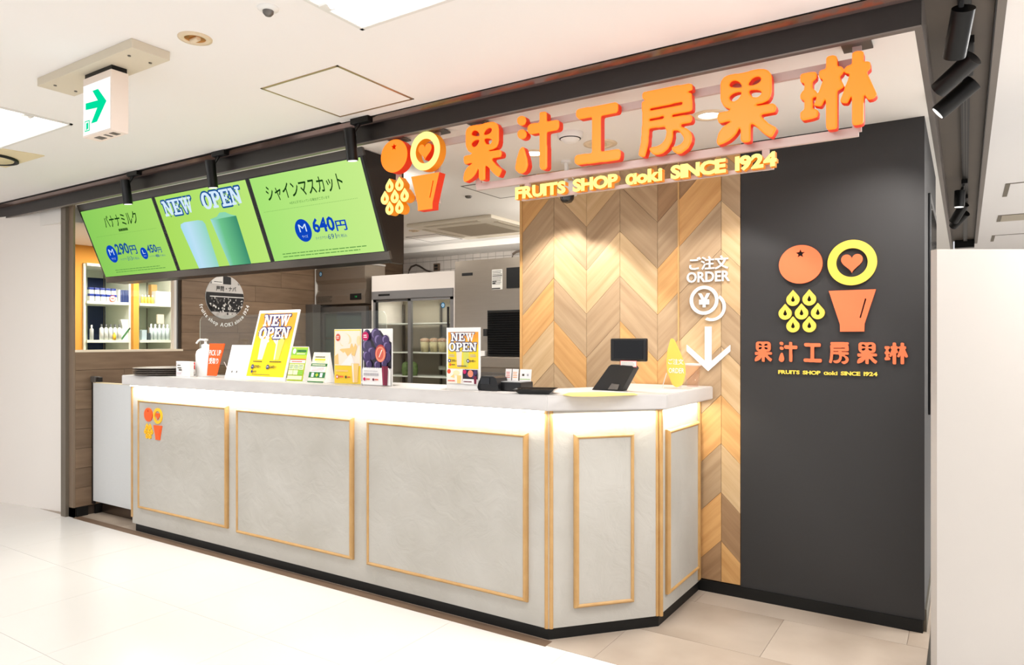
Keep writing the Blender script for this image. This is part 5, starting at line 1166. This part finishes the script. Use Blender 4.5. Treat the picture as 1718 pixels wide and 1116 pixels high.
# upright posters in clear stands
def stand_poster(label, u0, u1, hgt, y, nm='stand_poster'):
    t = thing(nm, label, 'poster', ((u0 + u1) / 2, y + .01, ZT)); F = frame(((u0 + u1) / 2, y, ZT)); w_ = (u1 - u0) / 2
    MB(F).box(-w_, w_, 0, hgt, -.004, 0, m_paper).build('board', t)
    MB(F).box(-w_ - .003, w_ + .003, 0, hgt + .003, .0035, .005, m_clear).box(-w_ - .003, w_ + .003, 0, .004, -.06, .05, m_clear).build('clear_stand', t)
    return t, F, w_
t, F, w_ = stand_poster('yellow framed peach drink poster standing upright on the counter', -2.909, -2.706, .297, 2.715)
f_ = Flat(F); ye2 = mat('peach_poster_yellow', C(252, 216, 30), rough=0.6); pc1 = mat('print_peach_pale', C(252, 238, 224), rough=0.6); pc2 = mat('print_peach_gold', C(246, 206, 128), rough=0.6); pc3 = mat('print_peach_cream', C(252, 226, 176), rough=0.6)
f_.rect(-w_ + .002, .003, w_ - .002, .294, ye2); f_.rect(-w_ + .006, .10, w_ - .006, .288, pc1)
f_.ell(-.015, .235, .045, .038, pc3); f_.ell(-.022, .240, .038, .033, pc1); f_.poly([(-.06, .185), (.035, .220), (.055, .185), (.0, .150)], pc2); f_.poly([(-.055, .200), (.03, .222), (.02, .195), (-.05, .19)], pc1)
f_.poly([(-.09, .11), (-.02, .175), (.03, .12), (.01, .10), (-.09, .10)], pc1); f_.poly([(-.095, .105), (-.095, .15), (-.07, .165), (-.065, .105)], pc2); f_.poly([(.03, .16), (.06, .22), (.075, .20), (.055, .15)], pc2); f_.poly([(-.05, .10), (.03, .165), (.06, .10)], mat('print_peach_white', C(250, 246, 246), rough=.6)); f_.ell(.085, .235, .014, .026, pc3)
f_.ell(-.070, .252, .018, .020, redc, 24); f_.bars(-.082, .244, -.058, .262, 2, m_paper, .5, 2)
f_.poly([(.040, .010), (.078, .010), (.088, .112), (.032, .112)], pc2); f_.poly([(.046, .010), (.054, .010), (.048, .110), (.036, .110)], pc1)
f_.bars(-.085, .064, .02, .078, 1, pc2, .7, 5); f_.ell(-.075, .038, .011, .011, redc, 18); f_.ell(-.075, .038, .006, .006, m_paper, 14); f_.bars(-.058, .032, -.02, .046, 1, redc, .7, 2); f_.ell(-.008, .038, .007, .008, ink, 14); f_.bars(.004, .033, .028, .043, 1, redc, .7, 2); f_.build('print', t)
t, F, w_ = stand_poster('white poster of purple grapes standing upright beside the peach poster', -2.690, -2.484, .297, 2.715)
f_ = Flat(F); f_.rect(-w_ + .005, .09, w_ - .005, .288, mat('grape_bg_dark', C(26, 18, 34), rough=0.6))
f_.poly([(.02, .288), (w_ - .005, .288), (w_ - .005, .225), (.06, .245)], m_paper); f_.poly([(-w_ + .005, .288), (-.03, .288), (-.06, .27), (-w_ + .005, .25)], m_paper)
gp1 = mat('grape_purple', C(62, 46, 92), rough=.6); gp2 = mat('grape_bloom', C(128, 112, 160), rough=.6); gp3 = mat('grape_dark', C(36, 26, 54), rough=.6)
for a, b_, r_ in ((-.075, .265, .026), (-.012, .262, .034), (-.075, .205, .034), (.010, .232, .034), (-.038, .168, .032), (.060, .235, .026), (.070, .200, .028), (.070, .150, .028), (-.072, .150, .028), (-.055, .108, .022), (.005, .105, .022), (.055, .115, .02)):
    f_.ell(a, b_, r_, r_ * 1.12, gp1, 24); f_.ell(a - r_ * .2, b_ + r_ * .25, r_ * .62, r_ * .66, gp2, 20); f_.ell(a + r_ * .12, b_ + r_ * .05, r_ * .62, r_ * .72, gp1, 20)
f_.ell(.030, .168, .038, .046, mat('fig_skin', C(176, 60, 60), rough=.6)); f_.ell(.030, .164, .034, .040, mat('fig_flesh', C(232, 140, 110), rough=.6)); f_.ell(.028, .165, .024, .030, mat('fig_red', C(206, 92, 76), rough=.6)); f_.poly([(.018, .148), (.022, .147), (.044, .186), (.038, .188)], pc1)
f_.rect(-w_ + .003, .004, w_ - .003, .086, m_paper)
for i in range(15): f_.ell(-.09 + i * .0128, .088, .006, .006, m_paper, 10)
mar = mat('grape_drink', C(112, 16, 52), rough=.6); mar2 = mat('grape_drink_light', C(150, 40, 76), rough=.6); f_.poly([(.050, .004), (.082, .004), (.088, .102), (.043, .102)], mar); f_.poly([(.054, .004), (.060, .004), (.054, .100), (.047, .100)], mar2)
f_.ell(-.073, .258, .024, .024, mat('magenta_badge', C(190, 20, 90), rough=.6), 24); f_.bars(-.086, .248, -.060, .268, 2, m_paper, .5, 3)
lg_ = mat('light_grey_print', C(180, 176, 180), rough=.6); f_.bars(-.085, .050, .036, .066, 1, lg_, .8, 5); f_.bars(-.085, .072, .02, .078, 1, lg_, .6, 7); f_.ell(-.079, .032, .009, .009, mat('magenta_badge', C(190, 20, 90)), 16); f_.bars(-.066, .026, -.035, .038, 1, redc, .6, 6); f_.ell(-.014, .031, .007, .007, mar, 14); f_.bars(-.004, .026, .025, .037, 1, redc, .6, 6); f_.build('print', t)
t, F, w_ = stand_poster('upright NEW OPEN poster with two small drink pictures below, left of the card terminal', -2.118, -1.918, .297, 2.70)
f_ = Flat(F); f_.rect(-w_ + .010, .100, w_ - .010, .276, grad('poster_yellow_orange_small', (252, 218, 0), (248, 158, 20), 2, 0.19, 0.25))
f_.poly([(-.036, .108), (-.010, .108), (-.006, .182), (-.040, .182)], pk); f_.poly([(.004, .108), (.030, .108), (.036, .182), (.000, .182)], gn)
slab(f_, 'NEW', -.072, .232, .068, .272, m_paper, navy, .07); slab(f_, 'OPEN', -.085, .184, .082, .225, m_paper, navy, .07)
for u, s_ in ((-.080, '290'), (.032, '640')): f_.ell(u, .138, .009, .009, navy, 16); f_.ell(u, .138, .004, .004, m_paper, 10); f_.text(s_, u + .012, .132, u + .036, .144, ink, .02); f_.text('円', u + .038, .133, u + .045, .140, ink)
f_.ell(-.074, .119, .006, .006, redc, 14); f_.bars(-.066, .115, -.040, .123, 1, ink, .6, 2); f_.bars(-.082, .155, -.045, .170, 2, lg_, .5, 3); f_.bars(.045, .155, .082, .170, 2, lg_, .5, 3); f_.bars(-.03, .110, .028, .116, 1, ink, .8, 9)
f_.rect(-.090, .030, .0, .096, pc1); f_.rect(.004, .050, .090, .096, mat('grape_bg_dark', C(26, 18, 34))); f_.rect(.004, .028, .090, .052, m_paper); f_.ell(-.080, .086, .011, .011, redc, 18); f_.poly([(-.03, .030), (-.010, .030), (-.006, .068), (-.032, .068)], pc2); f_.ell(-.035, .080, .02, .012, pc3); f_.poly([(-.07, .06), (-.05, .075), (-.045, .055)], pc2)
for a, b_, r_ in ((.020, .088, .010), (.035, .072, .010), (.078, .084, .011), (.066, .066, .010)): f_.ell(a, b_, r_, r_, gp1, 14)
f_.ell(.050, .078, .016, .017, mat('fig_flesh', C(232, 140, 110)), 18); f_.ell(.016, .086, .010, .010, mat('magenta_badge', C(190, 20, 90)), 14); f_.poly([(.072, .030), (.084, .030), (.087, .066), (.069, .066)], mar)
f_.bars(-.085, .038, -.04, .046, 1, redc, .7, 4); f_.bars(.010, .036, .060, .044, 1, mar, .7, 4); f_.build('print', t)
# clear acrylic shield
t = thing('acrylic_shield', 'wide clear acrylic guard panel standing along the back of the counter', 'guard panel', (-3.6, 2.955, ZT))
r0 = 0.045; FA = frame((-4.50, 2.955, ZT)); W_, Hh = 1.755, 0.405
pts = [(0, 0), (W_, 0)] + [(W_ - r0 + r0 * math.cos(a), Hh - r0 + r0 * math.sin(a)) for a in [i * PI / 12 for i in range(7)]] + [(r0 + r0 * math.cos(a), Hh - r0 + r0 * math.sin(a)) for a in [PI / 2 + i * PI / 12 for i in range(7)]]
MB(FA).prism(pts, 0, 0.003, m_acryl, side=mat('acrylic_edge_glint', C(226, 234, 222), rough=0.15)).build('panel', t)  # near-white edge colour stands in for the glint along the panel
for x in (0.35, 1.40): MB(FA).box(x, x + 0.12, 0, 0.003, -0.01, 0.05, m_acryl).build('foot', t)
# card terminal and cards
t = thing('card_terminal', 'glossy black card reader terminal on the counter beside the upright poster', 'card terminal', (-1.84, 2.74, ZT))
TP = [(-.052, 0), (.052, 0), (.060, .012), (.056, .030), (.046, .060), (.030, .068), (-.036, .068), (-.052, .040), (-.060, .014)]
MB(frame((-1.875, 2.70, ZT))).prism(TP, -.09, 0, m_blk).build('reader', t)
MB(frame((-1.875, 2.70, ZT))).box(-.040, .012, .030, .060, .0, .003, mat('glossy_black', C(8, 8, 9), rough=0.06, spec=.8), .001).build('screen', t)
MB().box(-1.835, -1.712, 2.73, 2.84, ZT, ZT + .042, m_blk, 0.004).box(-1.83, -1.716, 2.735, 2.835, ZT + .042, ZT + .044, mat('grey_tray_liner', C(150, 150, 152), rough=.4)).build('base', t)
for i, (u0, u1, lb) in enumerate(((-1.843, -1.810, 'small white upright notice card on the black terminal base, nearest the reader'), (-1.804, -1.771, 'small white upright notice card on the black terminal base, the middle of three'), (-1.762, -1.700, 'wider white upright notice card with two grey squares on the terminal base'))):
    F = frame(((u0 + u1) / 2, 2.80, ZT + .0445), 0, .12); w_ = (u1 - u0) / 2
    t = thing('notice_card', lb, 'card', ((u0 + u1) / 2, 2.80, ZT + .0445)); MB(F).box(-w_, w_, 0, .056, -.001, .001, m_paper).build('board', t)
    f_ = Flat(F, .0015)
    if i < 2: f_.bars(-w_ + .004, .012, w_ - .004, .044, 4, redc if i == 0 else ora, .4, i + 3)
    else: f_.rect(-.018, .024, -.006, .034, ink); f_.rect(.008, .024, .018, .034, lg_); f_.bars(-.03, .006, .03, .012, 1, gr_m, .5, 3)
    f_.build('print', t)
# cash tray
t = thing('coin_tray', 'shallow square black coin tray with sloping rim at the counter corner', 'tray', (-1.605, 2.69, ZT))
FTm = Matrix.Translation((-1.605, 2.69, ZT)) @ Matrix.Rotation(math.radians(20), 4, 'Z')
b = MB(FTm); sz = ((.060, 0.0), (.088, .020), (.090, .020), (.090, .017), (.066, -.0002), (.0, .0))
vs = []; 
for h_, z_ in ((.062, .002), (.088, .022), (.092, .022), (.066, 0.0)):
    vs += [(-h_, -h_ * .85, z_), (h_, -h_ * .85, z_), (h_, h_ * .85, z_), (-h_, h_ * .85, z_)]
fs = [(0, 1, 2, 3)] + [(i * 4 + k, i * 4 + (k + 1) % 4, (i + 1) * 4 + (k + 1) % 4, (i + 1) * 4 + k) for i in range(3) for k in range(4)] + [(15, 14, 13, 12)]
b.add(vs, fs, mat('glossy_black', C(8, 8, 9), rough=0.1)).build('dish', t)
MB(FTm).box(-.055, .055, -.045, .045, .0022, .004, m_blkmat).build('rubber_mat', t)
# yellow mat
f_ = MB().prism([(-1.455, 2.66), (-1.385, 2.615), (-1.30, 2.66), (-1.185, 2.84), (-1.235, 2.92), (-1.42, 2.91), (-1.50, 2.80)], ZT, ZT + .0015, mat('yellow_mat', C(240, 208, 120), rough=0.7)); f_.build('counter_mat', label='flat yellow paper mat on the counter in front of the register', cat='mat')
# register with customer display
t = thing('cash_register', 'black slanting register stand with a small customer display facing the aisle', 'cash register', (-1.40, 3.05, ZT))
FRg = frame((-1.375, 3.02, ZT), -0.05)
MB(FRg).prism([(-.122, 0), (.034, 0), (.097, .108), (.088, .118), (-.020, .122), (-.032, .114)], -.055, 0, m_blkmat).build('body', t)
MB(FRg).prism([(-.035, .006), (.015, .006), (.025, .030), (-.015, .034)], .0, .004, m_steeld).build('slot_plate', t)
MB(FRg).box(.020, .080, .110, .150, -.05, -.02, m_steeld).build('neck', t)
MB(FRg).box(-.029, .153, .138, .245, -.035, -.008, m_blk, .008).build('display_housing', t)
MB(FRg).box(-.010, .138, .151, .234, -.0085, -.0065, mat('register_display_glass', C(10, 11, 12), rough=0.1)).build('display_screen', t)
f_ = Flat(FRg, -.004, .0004); pinkc = mat('pink_border', C(232, 120, 130), rough=.6); f_.rect(.026, .112, .110, .142, pinkc); f_.rect(.029, .115, .107, .139, m_paper); f_.bars(.034, .118, .102, .136, 3, lg_, .4, 4); f_.build('notice_sticker', t)
# ORDER leaf sign
m_ly = mat('leaf_sign_yellow', C(244, 206, 92), rough=.4)
FLf = frame((-1.178, 3.31, ZT + .006), -0.0, .05)
t = thing('order_leaf_sign', 'yellow leaf-shaped ORDER sign on a clear stand at the counter end', 'sign', (-1.18, 3.32, ZT))
lf = contours([(1, [(-.035, .242), (-.020, .238), (.015, .170), (.040, .110), (.042, .065), (.028, .015), (.0, 0), (-.022, .012), (-.048, .070), (-.055, .120), (-.050, .185)])], .002, 3)
solid(MB(FLf), solid_geo(lf, .005), 1, 0, 0, .0025, m_ly, m_ly).build('leaf_board', t)
f_ = Flat(FLf, .0056); f_.text('ご注文', -.045, .112, .032, .140, m_paper, .012); f_.text('ORDER', -.042, .070, .036, .095, m_paper, .008); f_.build('lettering', t)
MB(FLf).box(-.055, .06, -.005, .0, -.05, .03, m_acryl).build('clear_stand', t)
MB().tube([(-1.235, 3.32, ZT + .075), (-1.262, 3.33, ZT)], .0022, m_white, 6).build('prop', t)
# clear cup with straw holder
t = thing('clear_cup', 'clear plastic sample cup with pink tint behind the yellow leaf sign', 'cup', (-1.165, 3.50, ZT))
mk = glass('pink_clear', (1.0, .90, .86, 1))
MB().lathe([(.001, .002), (.026, .002), (.030, .004), (.040, .105), (.044, .106), (.044, .116), (.040, .118)], (-1.165, 3.50, ZT), mk, n=24).build('cup', t)
MB().lathe([(.040, .106), (.046, .108), (.046, .118), (.001, .120)], (-1.165, 3.50, ZT), mat('pale_lid', C(246, 232, 226), rough=.3, alpha=.6), n=24).build('lid', t)
MB().box(-1.215, -1.205, 3.44, 3.452, ZT, ZT + .16, m_acryl).build('clear_sign_edge', t)
